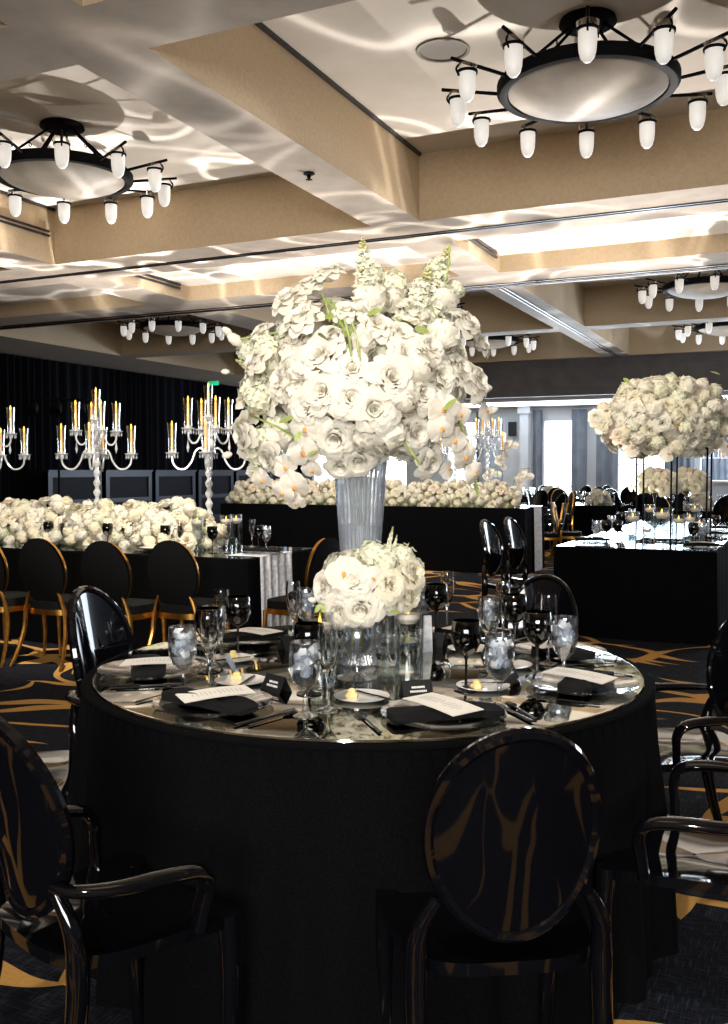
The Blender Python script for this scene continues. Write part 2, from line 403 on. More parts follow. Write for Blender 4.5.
# ------------------------------------------------------------------ walls
def wavy(mb, p0, p1, z0, z1, amp, period, thick=0, seed=1):
    """pleated hanging fabric between two uv points"""
    rnd = random.Random(seed); p0 = Vector(p0); p1 = Vector(p1); L = (p1 - p0).length; n = max(8, int(L / period * 8))
    d = (p1 - p0) / L; nr = Vector((-d.y, d.x)); pos = []
    ph = 0
    for i in range(n + 1):
        t = i / n * L; ph += 2 * PI * (L / n) / period * (1 + .35 * math.sin(t * 1.7 + seed))
        w = amp * math.sin(ph) + amp * .4 * math.sin(ph * .37 + seed); pos.append(p0 + d * t + nr * w)
    vs = []
    for p in pos:
        vs += [(p.x, p.y, z0), (p.x, p.y, (z0 + z1) / 2), (p.x, p.y, z1)]
    mb.add(vs, [(i * 3 + k, i * 3 + 3 + k, i * 3 + 4 + k, i * 3 + 1 + k) for i in range(n) for k in (0, 1)])
wl = MB(); wl.box(UL - .25, VN, 0, UL - .15, VF, ZB); struct(wl, 'wall_left', M['header'])
wb = MB(); wb.box(UL, VF, 0, -14.6, VF + .1, ZB); struct(wb, 'wall_back', M['header'])
wr = MB(); wr.box(UR, VN, 0, UR + .1, 21.3, ZB); wr.box(UR, 21.3, 0, UR + .1, 28, 3.6); struct(wr, 'wall_right', M['grey_wall'])
wn = MB(); wn.box(UL, VN - .1, 0, -1.6, VN, ZB); wn.box(4.2, VN - .1, 0, UR, VN, ZB); wn.box(-1.6, VN - .1, 0, 4.2, VN, .9); wn.box(-1.6, VN - .1, 3.4, 4.2, VN, ZB); struct(wn, 'wall_near', M['plaster'])
hd = MB(); hd.box(-11.5, 21.3, 3.09, UR, 21.75, ZB)
hd.box(-11.5, 21.285, 3.25, UR, 21.3, 3.28); hd.box(-7.05, 21.27, 3.09, -6.9, 21.3, ZB); hd.box(-6.9, 21.28, 3.72, UR, 21.3, 3.76)
struct(hd, 'wall_header', M['header'])
cn = MB(); cn.box(-11.3, 21.75, 3.02, UR, 21.85, 3.3); cn.box(-11.3, 21.85, 3.2, UR, 28, 3.3)
struct(cn, 'ceiling_alcove', M['white_wall'])
# drapes
dr = MB(); wavy(dr, (UL, VN + .1), (UL, VF - .35), .02, ZB - .03, .045, .26, seed=2)
o = struct(dr, 'drape_wall_left', M['drape'], smooth=True); o['kind'] = 'thing'; tag(o, 'floor to ceiling black pleated drapes covering the long side wall behind the candelabra', 'drapes'); o.name = 'black_drapes'
dr = MB(); wavy(dr, (UL + .05, VF - .15), (-14.62, VF - .15), .02, ZB - .03, .045, .26, seed=5)
o = struct(dr, 'black_drapes', M['drape'], smooth=True); o['kind'] = 'thing'; tag(o, 'short run of black pleated drapes across the far corner', 'drapes')
# alcove with the windows, v = 26.5
VW = 26.5
wins = [(-14.2, -13.1), (-12.0, -11.0), (-9.7, -8.75), (-6.82, -5.97), (-4.75, -3.5), (-1.4, -.4), (1.2, 2.2)]
aw = MB(); e = [-14.6] + [x for w in wins for x in w] + [UR]
for i in range(0, len(e), 2): aw.box(e[i], VW, 0, e[i + 1], VW + .12, ZB)
for (a, b) in wins: aw.box(a, VW, 0, b, VW + .12, .35); aw.box(a, VW, 2.8, b, VW + .12, ZB)
struct(aw, 'wall_far', M['white_wall'])
for k, (a, b) in enumerate(wins):
    pn = MB(); pn.box(a, VW + .08, .35, b, VW + .1, 2.8); o = struct(pn, 'window_%d' % (k + 1), M['pane'])
    fr = MB()
    for x in (a, (a + b) / 2 - .01, b - .02): fr.box(x, VW + .04, .35, x + .02, VW + .08, 2.8)
    for z in (.35, .95, 1.55, 2.15, 2.76): fr.box(a, VW + .04, z, b, VW + .08, z + .018)
    f = fr.build('window_frame', M['white_wall'], o, smooth=False)
pl = MB(); pl.box(-7.4, 26.1, 0, -7.15, 26.4, 3.2); pl.box(-7.47, 26.03, 0, -7.08, 26.45, .2); pl.box(-7.45, 26.05, 3.0, -7.1, 26.45, 3.2); struct(pl, 'trim_4', M['white_wall'])
dw = MB(); dw.box(-8.6, 26.42, 0, -8.0, 26.5, 2.75); struct(dw, 'door_1', M['grey_wall'])
# curtains: one thing per panel
cur = [(-7.08, -6.80, 'between the white pillar and the bright window'), (-5.98, -5.55, 'closing the bright window on the side away from the pillar'), (-5.3, -4.72, 'next to the pale wall strip behind the flower stand'),
       (-3.5, -2.75, 'behind the big rose arrangement on the stand'), (-2.6, -1.42, 'beside the bar shelf'), (-.4, .6, 'at the picture edge above the bar shelf'), (-8.75, -8.62, 'narrow, by the door near the crystal candelabrum')]
for i, (a, b, t) in enumerate(cur):
    c = MB(); wavy(c, (a, VW - .2), (b, VW - .2), .03, 3.1, .05, .2, seed=i + 3)
    o = c.build('window_curtain', M['curtain']); o.rotation_euler = (0, 0, -RA); tag(o, 'pleated grey blue curtain panel ' + t, 'curtain', 'grey curtains in the far alcove')
# wall speaker
sp = MB(); sp.box(-.1, -.08, -.2, .1, .08, .2); sp.box(-.03, .08, -.04, .03, .14, .04)
tag(sp.build('wall_speaker', M['blackcard'], None, W(-7.7, 26.42, 2.59), -RA, smooth=False), 'small black loudspeaker on the white alcove wall', 'speaker')

# navy panelled bar front along the drapes, its blue light put into the colour
def panel_unit(L):
    t = thing('panelled_partition', '', 'partition')
    b = MB(); b.box(0, 0, 0, .08, L, 1.38); b.build('board', M['navy'], t, smooth=False)
    f = MB()
    f.box(.08, 0, 1.26, .11, L, 1.38); f.box(.08, 0, 0, .11, L, .2)
    for y in (0, L - .13): f.box(.08, y, .2, .11, y + .13, 1.26)
    f.box(.08, .13, .66, .11, L - .13, .76)
    f.build('panel_frame', M['bluelitf'], t, smooth=False)
    c = MB(); c.box(-.02, -.02, 1.38, .14, L + .02, 1.42); c.build('cap_rail', M['bluelitf'], t, smooth=False)
    return t
spots_ = ['behind the middle candelabrum', 'between two candelabra', 'behind the candelabrum at the table end', 'past the last candelabrum', 'next to the far corner', 'deepest in the far corner']
pp = Maker(lambda: panel_unit(1.7))
for i in range(6):
    p = pp(W(-14.9, 15.6 + i * 1.85), -RA, 'glossy black, painted navy panelled partition against the drapes ' + spots_[i], 'navy panelled partitions')

# exit sign
ex = thing('exit_sign', 'small green lit exit sign high on the black drapes', 'sign', atd(215, 383, 27) + Vector((0, -.3, 0)), -RA)
b = MB(); b.box(-.16, -.03, -.09, .16, .03, .09); b.build('sign_box', M['exitg'], ex, smooth=False)
tx = bpy.data.curves.new('lettering', 'FONT'); tx.body = 'EXIT'; tx.size = .15; tx.align_x = 'CENTER'; tx.align_y = 'CENTER'; tx.extrude = .002
tx.materials.append(M['china']); to_ = bpy.data.objects.new('tmp', tx); me_ = bpy.data.meshes.new_from_object(to_); bpy.data.objects.remove(to_); to = bpy.data.objects.new('lettering', me_); C.objects.link(to); to.parent = ex; to.location = (0, -.034, 0); to.rotation_euler = (PI / 2, 0, 0)

# lighting stand against the drapes
ls = thing('lighting_stand', 'dark tripod stand with three stage lamps in front of the black drapes', 'light stand', atd(60, 545, 16.0) * 1, 0)
ls.location.z = 0
b = MB(); b.tube([(0, 0, .3), (0, 0, 2.6)], .02); b.build('pole', M['iron'], ls)
for k in range(3):
    a = k * 2.09 + .5; b = MB(); b.tube([(0, 0, .7), (.45 * math.cos(a), .45 * math.sin(a), .01)], .014); b.build('leg', M['iron'], ls)
b = MB(); b.tube([(-.5, 0, 2.6), (.5, 0, 2.6)], .02); b.build('crossbar', M['iron'], ls)
for x in (-.4, 0, .4):
    b = MB(); b.lathe([(0, 0), (.07, 0), (.09, .1), (.1, .2), (.085, .2), (.07, .12), (0, .1)], 14, mat=Matrix.Translation((x, 0, 2.5)) @ Matrix.Rotation(2.2, 4, 'X')); b.build('stage_lamp', M['iron'], ls)

# ------------------------------------------------------------------ ceiling fittings
def chandelier():
    t = thing('chandelier', '', 'chandelier', group='ring chandeliers in the ceiling coffers')
    # origin at the ceiling (z 0 = ceiling), ring 0.48 below
    zr = -.48
    b = MB(); b.lathe([(0, 0), (.2, 0), (.21, -.03), (.17, -.05), (.05, -.06), (.03, -.1), (0, -.1)], 28); b.build('canopy', M['iron'], t)
    for k in range(6):
        a = k * PI / 3 + .25
        b = MB(); b.tube([(.12 * math.cos(a), .12 * math.sin(a), -.05), (.58 * math.cos(a), .58 * math.sin(a), zr + .04)], .012, 6)
        b.ring(lambda s, a=a: (.30 * math.cos(a) + .02 * math.cos(2 * PI * s), .30 * math.sin(a), -.24 + .02 * math.sin(2 * PI * s)), 8, .005, 4)
        b.build('support_rod', M['iron'], t)
    b = MB(); b.lathe([(.585, zr - .045), (.61, zr - .05), (.64, zr - .045), (.66, zr - .02), (.66, zr + .03), (.64, zr + .05), (.59, zr + .05), (.575, zr + .02), (.575, zr - .03)], 48, close=True); b.build('ring', M['iron'], t)
    b = MB(); b.lathe([(0, zr - .16), (.15, zr - .155), (.3, zr - .135), (.44, zr - .10), (.54, zr - .06), (.578, zr - .03), (.578, zr - .02), (0, zr - .02)], 40); b.build('glass_dish', M['dish'], t)
    for k in range(12):
        a = k * PI / 6; ca, sa = math.cos(a), math.sin(a); P = lambda r, z: (r * ca, r * sa, z)
        b = MB(); b.tube([P(.64, zr), P(1.08, zr + .07)], .013, 6); b.tube([P(1.0, zr + .055), P(1.04, zr + .0), P(1.0, zr - .05), P(.99, zr - .02)], .008, 5)
        b.build('arm', M['iron'], t)
        sh = MB(); cx, cyy = .955 * ca, .955 * sa; z1 = zr - .01
        sh.lathe([(.061, z1), (.061, z1 - .08), (.057, z1 - .135), (.045, z1 - .18), (.024, z1 - .205), (0, z1 - .212)], 18, cx, cyy); so = sh.build('lamp_shade', M['frost'], t)
        sh = MB(); sh.lathe([(.074, z1 + .045), (.066, z1)], 18, cx, cyy); sh.build('clear_rim', M['clearband'], so)
        sh = MB(); sh.lathe([(.062, z1 + .005), (.074, z1 + .005), (.074, z1 - .012), (.062, z1 - .012)], 18, cx, cyy, close=True); sh.tube([P(.93, z1), P(1.01, z1 + .0)], .008, 5); sh.build('band', M['iron'], so)
        sh = MB(); sh.ball((cx, cyy, z1 - .11), .028, 8, 6, 1, 1, 1.5); sh.build('bulb', M['bulb'], so)
    return t
ch = Maker(chandelier); chandeliers = [
    (-1.46, 6.80, 'big round iron chandelier beside the round speaker grille'),
    (-6.22, 6.80, 'big round iron chandelier cut by the picture edge over the candelabra table'),
    (-10.9, 14.8, 'distant ring chandelier between the candelabra and the tall flowers'),
    (-1.42, 14.9, 'ring chandelier beyond the shallow coffer, above the black flower stand'),
    (-1.42, 19.25, 'ring chandelier in the deepest coffer, low above the flower stand'),
    (-6.1, 19.2, 'ring chandelier deep in the room, partly hidden behind the big white flowers'),
    (-6.2, 14.8, 'ring chandelier over the head table, hidden by the big white flowers'),
    (-10.9, 19.2, 'deepest ring chandelier, hidden by the big white flowers'),
    (-1.42, 2.1, 'ring chandelier overhead behind the camera')]
for (u, v, t) in chandeliers[:8]:
    o = ch(W(u, v, ZC), R(77), t, scale=.95)
for (u, v) in ((-1.42, 6.8), (-6.22, 6.8), (-6.2, 14.4), (-1.42, 14.4), (-1.42, 18.9), (-6.2, 18.9), (-1.42, 2.1)):  # last point is added overhead fill, with no chandelier built there
    d = bpy.data.lights.new('chandelier_glow', 'POINT'); d.energy = 9; d.color = WARM; d.shadow_soft_size = .5
    o = bpy.data.objects.new('chandelier_glow', d); C.objects.link(o); o.location = W(u, v, ZC - .78)
# round ceiling speaker, sprinkler, slot diffusers
b = MB(); b.lathe([(0, 0), (.17, 0), (.18, -.012), (.2, -.012), (.2, 0)], 32)
o = b.build('ceiling_speaker', M['vent'], None, at(443, 50, ZC - .001)); tag(o, 'round perforated speaker grille set in the bright coffer ceiling', 'ceiling speaker')
b = MB(); b.lathe([(0, 0), (.045, 0), (.05, -.01), (.02, -.02), (.012, -.05), (.03, -.055), (0, -.06)], 14)
o = b.build('sprinkler_head', M['iron'], None, at(309, 173, ZB)); tag(o, 'small dark sprinkler head under the long ceiling beam', 'sprinkler')
for (u, v0, v1, t) in ((-3.545, 9.95, 11.4, 'double black slot vent at the coffer above the flower spikes'), (-8.275, 9.95, 11.4, 'double black slot vent at the shallow coffer over the candelabra'),
                       (-13.4, 9.95, 11.4, 'double black slot vent in the farthest shallow coffer beside the drapes')):
    b = MB(); b.box(0, v0, ZS - .04, .02, v1, ZS - .012); b.box(0, v0, ZS - .09, .02, v1, ZS - .06)
    b2 = b.build('slot_vent', M['track'], None, W(u, 0, 0), -RA, smooth=False); tag(b2, t, 'vent', 'slot vents in the shallow coffers')
b = MB(); b.box(0, 0, 0, .02, 1.2, .025); b.box(0, 0, .05, .02, 1.2, .075)
tag(b.build('slot_vent', M['track'], None, W(-8.28, 7.6, 4.2), -RA, smooth=False), 'double black slot vent on the coffer side under the cut off chandelier', 'vent', 'slot vents in the shallow coffers')

#PART2
# ------------------------------------------------------------------ chairs
def ghost_chair(arms=True):
    """faces +y, origin on the floor under the seat"""
    t = thing('ghost_armchair' if arms else 'ghost_chair', '', 'chair', group='black gloss oval back armchairs' if arms else 'black gloss oval back chairs')
    tilt = R(10); cb = Vector((0, -.235, .735)); RX, RZ = .172, .215
    def back(a, k=1.0, off=0.0):
        x = RX * k * math.sin(a); z = RZ * k * math.cos(a)
        y = -math.tan(tilt) * z - .045 * (1 - (x / RX) ** 2) + .03 + off
        return cb + Vector((x, y, z))
    b = MB(); N = 40; rings = [1.0, .75, .5, .25]
    for off in (0.007, -.007):
        vs = [back(2 * PI * i / N, k, off) for k in rings for i in range(N)] + [back(0, 0, off)]
        fs = [(r * N + i, r * N + (i + 1) % N, (r + 1) * N + (i + 1) % N, (r + 1) * N + i) for r in range(3) for i in range(N)]
        fs += [(3 * N + i, 3 * N + (i + 1) % N, 4 * N) for i in range(N)]
        b.add(vs, fs)
    b.build('backrest', M['acrylic'], t)
    b = MB(); b.ring(lambda s: back(2 * PI * s, 1.03), 56, .015, 8, (1, 1.1)); b.build('back_frame', M['acrylic'], t)
    # seat: dished rounded trapezoid
    b = MB()
    def seat(s, q, dz):
        a = 2 * PI * s; c, d = math.cos(a), math.sin(a); e = .55
        x = math.copysign(abs(c) ** e, c) * q; y = math.copysign(abs(d) ** e, d) * q
        w = .225 + .03 * y; X = x * w; Y = y * .225
        z = .452 - .018 * (1 - q * q) - (.035 * max(0, y) ** 4) + .012 * max(0, -y) ** 3
        return (X, Y, z + dz)
    for dz in (0, -.028):
        b.grid(lambda s, q: seat(s, .02 + .98 * q, dz), 48, 7, wrap=True)
    b.grid(lambda s, q: seat(s, 1, -.028 * q), 48, 2, wrap=True); b.build('seat', M['acrylic'], t, sharp=50)
    for sx in (-1, 1):
        b = MB(); b.tube([(sx * .205, .19, .44), (sx * .21, .195, .3), (sx * .205, .19, .12), (sx * .2, .195, 0)], [.028, .024, .018, .015], 10); b.build('leg', M['acrylic'], t)
        b = MB(); b.tube([(sx * .16, -.215, .60), (sx * .195, -.2, .53), (sx * .2, -.19, .44), (sx * .2, -.2, .3), (sx * .205, -.235, .14), (sx * .21, -.28, 0)], [.014, .02, .026, .024, .019, .015], 10); b.build('leg', M['acrylic'], t)
        if not arms: continue
        b = MB(); b.tube([(sx * .168, -.225, .62), (sx * .21, -.2, .615), (sx * .25, -.12, .61), (sx * .262, .0, .605), (sx * .26, .075, .59), (sx * .25, .1, .55), (sx * .238, .095, .5), (sx * .225, .09, .44)],
                         [.013, .016, .019, .021, .021, .019, .018, .018], 10, flat=(1.3, .8)); b.build('armrest', M['acrylic'], t)
    return t
def gold_chair():
    t = thing('oval_back_chair', '', 'chair', group='gold framed oval back chairs')
    tilt = R(9); cb = Vector((0, -.225, .725)); RX, RZ = .20, .235
    def back(a, k=1.0, off=0.0):
        x = RX * k * math.sin(a); z = RZ * k * math.cos(a); return cb + Vector((x, -math.tan(tilt) * z + off, z))
    b = MB(); N = 32
    for sgn in (1, -1):
        vs = [back(2 * PI * i / N, k, sgn * (.014 + .022 * (1 - k * k))) for k in (1.06, .8, .5, .2) for i in range(N)] + [back(0, 0, sgn * .034)]
        fs = [(r * N + i, r * N + (i + 1) % N, (r + 1) * N + (i + 1) % N, (r + 1) * N + i) for r in range(3) for i in range(N)] + [(3 * N + i, 3 * N + (i + 1) % N, 4 * N) for i in range(N)]
        b.add(vs, fs)
    b.build('backrest', M['pad'], t)
    b = MB(); b.ring(lambda s: back(2 * PI * s, 1.0, .03), 40, .012, 6, (.7, 1.3)); b.build('back_frame', M['gold'], t)
    def seat(s, q, z0, z1, r0):
        a = 2 * PI * s; c, d = math.cos(a), math.sin(a); e = .6
        x = math.copysign(abs(c) ** e, c); y = math.copysign(abs(d) ** e, d)
        k = r0 if q < .5 else 1 - (q - .5) * 2
        return (x * (.215 + .02 * y) * k, y * .215 * k, z0 + (z1 - z0) * math.sin(min(1, q * 1.6) * PI / 2))
    b = MB(); b.grid(lambda s, q: seat(s, q, .435, .50, 1.0), 36, 9, wrap=True); b.build('seat', M['pad'], t)
    b = MB(); b.grid(lambda s, q: (seat(s, 0, .40 + .04 * (q > .5), 0, 1.02 if q < .9 else 1.02)[0], seat(s, 0, 0, 0, 1.02)[1], .395 + .042 * q), 36, 2, wrap=True)
    b.grid(lambda s, q: (seat(s, 0, 0, 0, 1.02)[0] * (1 - q), seat(s, 0, 0, 0, 1.02)[1] * (1 - q), .396), 36, 2, wrap=True); b.build('seat_rail', M['gold'], t)
    for sx in (-1, 1):
        b = MB(); b.tube([(sx * .205, .18, .42), (sx * .21, .19, .2), (sx * .2, .185, 0)], [.02, .016, .011], 8); b.build('leg', M['gold'], t)
        b = MB(); b.tube([(sx * .135, -.205, .57), (sx * .165, -.2, .5), (sx * .19, -.195, .40), (sx * .20, -.2, .28), (sx * .22, -.25, .12), (sx * .24, -.31, 0)], [.011, .015, .019, .018, .015, .011], 8); b.build('leg', M['gold'], t)
    return t
GH = Maker(ghost_chair); GN = Maker(lambda: ghost_chair(False)); GC = Maker(gold_chair)
def face_rot(theta): return theta - PI / 2      # chair faces +y
TC = Vector((0.013, 3.15, 0))
def chair_at_back(px, d, theta, label, mk=GH, bk=.26, z=0, sc_=.96):
    """theta: world heading the chair faces; (px,d) where its back stands"""
    x = (px - 364) / FPX * d
    return mk((x + math.cos(theta) * bk, d + math.sin(theta) * bk, z), face_rot(theta), label, scale=sc_)
chair_at_back(524, 1.80, R(97), 'glossy black armless oval back chair, its back to the camera before the round table', GN)
chair_at_back(-10, 1.93, R(45), 'glossy black armchair cut by the picture edge, one arm reaching toward the tablecloth')
chair_at_back(90, 3.5, R(-17), 'slim glossy black armchair beside the mirrored table, before the gold chairs', sc_=1.02)
chair_at_back(-60, 3.05, R(6), 'glossy black chair mostly outside the picture, its seat edge by the tablecloth', GN)
chair_at_back(546, 4.42, R(-122), 'glossy black oval back chair across the round table, before the dark linen table', GN)
chair_at_back(752, 3.4, R(183), 'glossy black armchair seen edge on over the gold carpet swirls')
chair_at_back(812, 2.32, R(152), 'glossy black armchair showing only seat and arm beside the table skirt')
# ghost chairs along the linen table with the flower stand
for (px, d, w) in ((505, 7.95, 'first of the pair'), (528, 8.4, 'second of the pair')):
    GN(Vector(((px - 364) / FPX * d + .1, d, 0)), face_rot(-RA - .1), 'glossy black chair seen edge on beside the flower stand table, ' + w, scale=1.03)
# gold chairs at the candelabra table
for i, (px, d, s) in enumerate(((-22, 6.9, 'cut by the picture edge'), (36, 6.75, 'second along the row'), (100, 6.5, 'third along the row'), (168, 6.55, 'last of the row'))):
    chair_at_back(px, d, R(66), 'gold legged black oval chair at the candelabra table, ' + s, GC)
GC(Vector(((300 - 364) / FPX * 6.95, 6.95, 0)), face_rot(R(150)), 'gold framed black chair at the table end with the silver runner')

# ------------------------------------------------------------------ round table
ZT = .76; RT_ = .915
t = thing('round_table', 'round banquet table with mirrored top under a floor length black cloth', 'table', TC)
b = MB(); b.lathe([(0, .70), (.89, .70), (.89, .738), (0, .738)], 48); b.build('tabletop', M['blackcard'], t)
for k in range(4):
    a = k * PI / 2 + .4; b = MB(); b.tube([(.55 * math.cos(a), .55 * math.sin(a), .70), (.6 * math.cos(a), .6 * math.sin(a), 0)], .02, 8); b.build('leg', M['iron'], t)
def skirt_fn(s, q):
    a = 2 * PI * s; fold = math.sin(a * 23 + 1.1 * math.sin(a * 3)) * .6 + math.sin(a * 37 + 2 * math.sin(a * 2)) * .4
    r = RT_ + .003 + .05 * q + fold * .036 * min(1, q * 1.6)
    return (r * math.cos(a), r * math.sin(a), ZT - .012 - q * (ZT - .018))
b = MB(); b.grid(skirt_fn, 360, 14, wrap=True)
b.lathe([(RT_ + .003, ZT - .012), (RT_ + .006, ZT - .004), (RT_, ZT + .002), (RT_ - .02, ZT + .003), (.86, ZT - .002), (.5, ZT - .004)], 120)
o = b.build('tablecloth', M['cloth'], None, TC); tag(o, 'floor length black tablecloth falling in soft folds from the round table', 'tablecloth', 'black floor length tablecloths')
b = MB(); b.lathe([(0, ZT - .001), (.885, ZT - .001), (.888, ZT + .004), (.885, ZT + .008), (.88, ZT + .009), (0, ZT + .009)], 120)
tag(b.build('mirror_plate', M['mirror'], None, TC), 'large round mirror lying on the black tablecloth', 'mirror')
ZM = ZT + .0092      # top of the mirror

# ------------------------------------------------------------------ tableware prototypes
def m_lathe(prof, n=24): b = MB(); b.lathe(prof, n); return b
def goblet_mesh():
    out = [(0, .004), (.034, .002), (.036, .004), (.02, .008), (.008, .014), (.0055, .03), (.006, .055), (.012, .068), (.03, .088), (.039, .112), (.042, .145), (.0405, .185), (.039, .198)]
    inn = [(.0375, .198), (.0388, .185), (.040, .145), (.037, .113), (.028, .091), (.010, .074), (0, .072)]
    return m_lathe([(0, 0), (.034, 0)] + out[1:] + inn, 28)
def flute_mesh():
    out = [(0, 0), (.033, 0), (.034, .003), (.015, .008), (.005, .014), (.0038, .05), (.0045, .085), (.012, .105), (.024, .135), (.0285, .17), (.0275, .21), (.025, .236)]
    inn = [(.0238, .236), (.0262, .21), (.027, .17), (.022, .137), (.010, .110), (0, .104)]
    return m_lathe(out + inn, 26)
def wine_foot(): return m_lathe([(0, 0), (.036, 0), (.037, .003), (.016, .008), (.005, .015), (.0035, .05), (.004, .09), (.009, .102), (0, .104)], 24)
def wine_bowl(): return m_lathe([(0, .1005), (.012, .103), (.032, .118), (.044, .145), (.046, .17), (.041, .205), (.039, .207), (.044, .17), (.041, .146), (.03, .121), (.01, .106), (0, .1045)], 28)
GROUPG = {}
def mk_goblet():
    t = thing('water_goblet', '', 'glass', group='iced water goblets')
    goblet_mesh().build('goblet_body', M['gob'], t)
    b = m_lathe([(0, .0725), (.0095, .0745), (.0275, .0915), (.0365, .1132), (.0392, .145), (.0385, .168), (0, .168)], 24); b.build('water', M['icewater'], t)
    rnd = random.Random(3)
    for k in range(15):
        b = MB(); s = .0095; a_ = k * 2.4; q_ = .009 + .011 * (k % 3) * .9; mt = Matrix.Translation((q_ * math.cos(a_), q_ * math.sin(a_), .116 + k * .0042)) @ Euler((rnd.random() * 3, rnd.random() * 3, rnd.random() * 3)).to_matrix().to_4x4()
        b.box(-s, -s, -s, s, s, s, mt); b.build('ice_cube', M['ice'], t, smooth=False)
    return t
def mk_wine():
    t = thing('black_wine_glass', '', 'glass', group='black wine glasses')
    wine_bowl().build('bowl', M['smoke'], t); wine_foot().build('stem', M['smoke_stem'], t); return t
def mk_flute():
    me = flute_mesh().mesh('champagne_flute', M['glass']); o = put(me, 'champagne_flute'); return tag(o, '', 'glass', 'clear champagne flutes')
def mk_charger():
    b = MB(); N = 96; prof = [(0, .0), (.09, .0), (.1, .002), (.155, .012), (.165, .016), (.165, .019), (.154, .0155), (.1, .006), (.09, .004), (0, .004)]
    t = put(MB.mesh(ribs(prof, N), 'charger_plate', M['charger']), 'charger_plate'); return tag(t, '', 'plate', 'clear ribbed glass charger plates')
def ribs(prof, N):
    b = MB(); k = len(prof); vs = []
    for i in range(N):
        a = 2 * PI * i / N; w = .0012 * (1 if i % 2 else -1)
        for r, z in prof: vs.append((r * math.cos(a), r * math.sin(a), z + (w if .1 < r < .163 else 0)))
    b.add(vs, [(i * k + q, ((i + 1) % N) * k + q, ((i + 1) % N) * k + q + 1, i * k + q + 1) for i in range(N) for q in range(k - 1) if not (prof[q][0] == 0 and prof[q + 1][0] == 0)])
    return b
def mk_napkin():
    b = MB()
    def fn(s, q):
        a = 2 * PI * s; c, d = math.cos(a), math.sin(a); x = math.copysign(abs(c) ** .35, c) * .155; y = math.copysign(abs(d) ** .4, d) * .05
        z = .006 + .022 * math.sin(q * PI / 2) + .006 * math.sin(x * 30) * q; k = 1 - (q > .6) * (q - .6) * 2.4
        bow = .02 * (x / .165) ** 2
        return (x * (k if k > .05 else .05), y * (k if k > .05 else .05) - bow, z + .014 * (x / .165) ** 2 * 0)
    b.grid(fn, 48, 11, wrap=True)
    o = put(b.mesh('napkin', M['napkin'], sharp=60), 'napkin'); return tag(o, '', 'napkin', 'folded black napkins')
def mk_menu():
    b = MB(); b.grid(lambda s, q: (-.055 + .11 * s, -.10 + .20 * q, .004 * math.sin(q * PI)), 2, 9); b.grid(lambda s, q: (-.055 + .11 * s, -.10 + .20 * q, .004 * math.sin(q * PI) - .0015), 2, 9)
    t = put(b.mesh('menu_card', M['card']), 'menu_card'); tag(t, '', 'menu card', 'cream menu cards on the napkins')
    b = MB(); rnd = random.Random(5)
    for k in range(12):
        w = rnd.uniform(.008, .022); y = .072 - k * .0125; z = .004 * math.sin((y + .10) / .20 * PI) + .0006
        b.box(-w, y, z, w, y + .0012, z + .0003)
    b.build('printed_lines', M['vent'], t, smooth=False); return t
def cutlery(kind):
    b = MB()
    if kind == 'fork':
        b.tube([(0, -.1, .004), (0, -.03, .006), (0, .045, .007), (0, .055, .006)], [.0045, .003, .0028, .006], 6, flat=(1.4, .5))
        b.box(-.012, .052, .004, .012, .062, .007)
        for k in range(4): x = -.0105 + k * .007; b.box(x - .0018, .06, .004, x + .0018, .105, .0065)
    elif kind == 'knife':
        b.tube([(0, -.11, .005), (0, -.02, .005)], [.006, .005], 6, flat=(1.3, .6)); b.box(-.008, -.02, .003, .007, .095, .005); b.box(-.006, .095, .003, .002, .112, .005)
    else:
        b.tube([(0, -.09, .004), (0, .04, .007)], [.0045, .003], 6, flat=(1.4, .5)); b.ball((0, .065, .007), .02, 12, 8, .85, 1.25, .28)
    return b
def mk_cut(kind, cat=None):
    def f(): o = put(cutlery(kind).mesh(kind, M['black_steel']), 'table_' + kind if kind != 'knife' else 'table_knife'); return tag(o, '', kind, 'dark steel table cutlery')
    return f
def mk_bread():
    o = put(m_lathe([(0, 0), (.045, 0), (.052, .003), (.078, .009), (.080, .0115), (.076, .0115), (.05, .006), (0, .005)], 36).mesh('bread_plate', M['china']), 'bread_plate'); return tag(o, '', 'plate', 'white bread plates')
def mk_butter():
    b = MB(); b.lathe([(0, 0), (.016, 0), (.018, .005), (.015, .012), (.010, .014), (.011, .02), (.006, .024), (0, .025)], 12, flute=6, fa=.12); o = put(b.mesh('butter', M['butter']), 'butter_curl'); return tag(o, '', 'butter', 'butter portions on the bread plates')
def mk_card():
    b = MB(); b.add([(-.045, -.025, 0), (.045, -.025, 0), (.045, 0, .048), (-.045, 0, .048), (-.045, .025, 0), (.045, .025, 0)], [(0, 1, 2, 3), (3, 2, 5, 4)])
    b.add([(-.045, -.0235, 0), (.045, -.0235, 0), (.045, 0, .0465), (-.045, 0, .0465), (-.045, .0235, 0), (.045, .0235, 0)], [(0, 1, 2, 3), (3, 2, 5, 4)])
    t = put(b.mesh('place_card', M['blackcard'], smooth=False), 'place_card'); tag(t, '', 'place card', 'black tent place cards')
    b = MB(); d = Vector((0, .025, .048)).normalized(); n = Vector((0, -.048, .025)).normalized()
    rnd = random.Random(2)
    for row, (h, ln) in enumerate(((.030, .018), (.018, .024))):
        x = -ln
        while x < ln:
            w = rnd.uniform(.0025, .0045); p = Vector((x, -.025, 0)) + d * h + n * .0006
            q = p + Vector((w, 0, 0)); b.add([p, q, q + d * .006, p + d * .006], [(0, 1, 2, 3)]); x += w + .0014
    b.build('white_lettering', M['ink'], t, smooth=False); return t
mk = {k: Maker(f) for k, f in dict(goblet=mk_goblet, wine=mk_wine, flute=mk_flute, charger=mk_charger, napkin=mk_napkin, menu=mk_menu, fork=mk_cut('fork'), knife=mk_cut('knife'), spoon=mk_cut('spoon'),
                                   bread=mk_bread, butter=mk_butter, card=mk_card).items()}
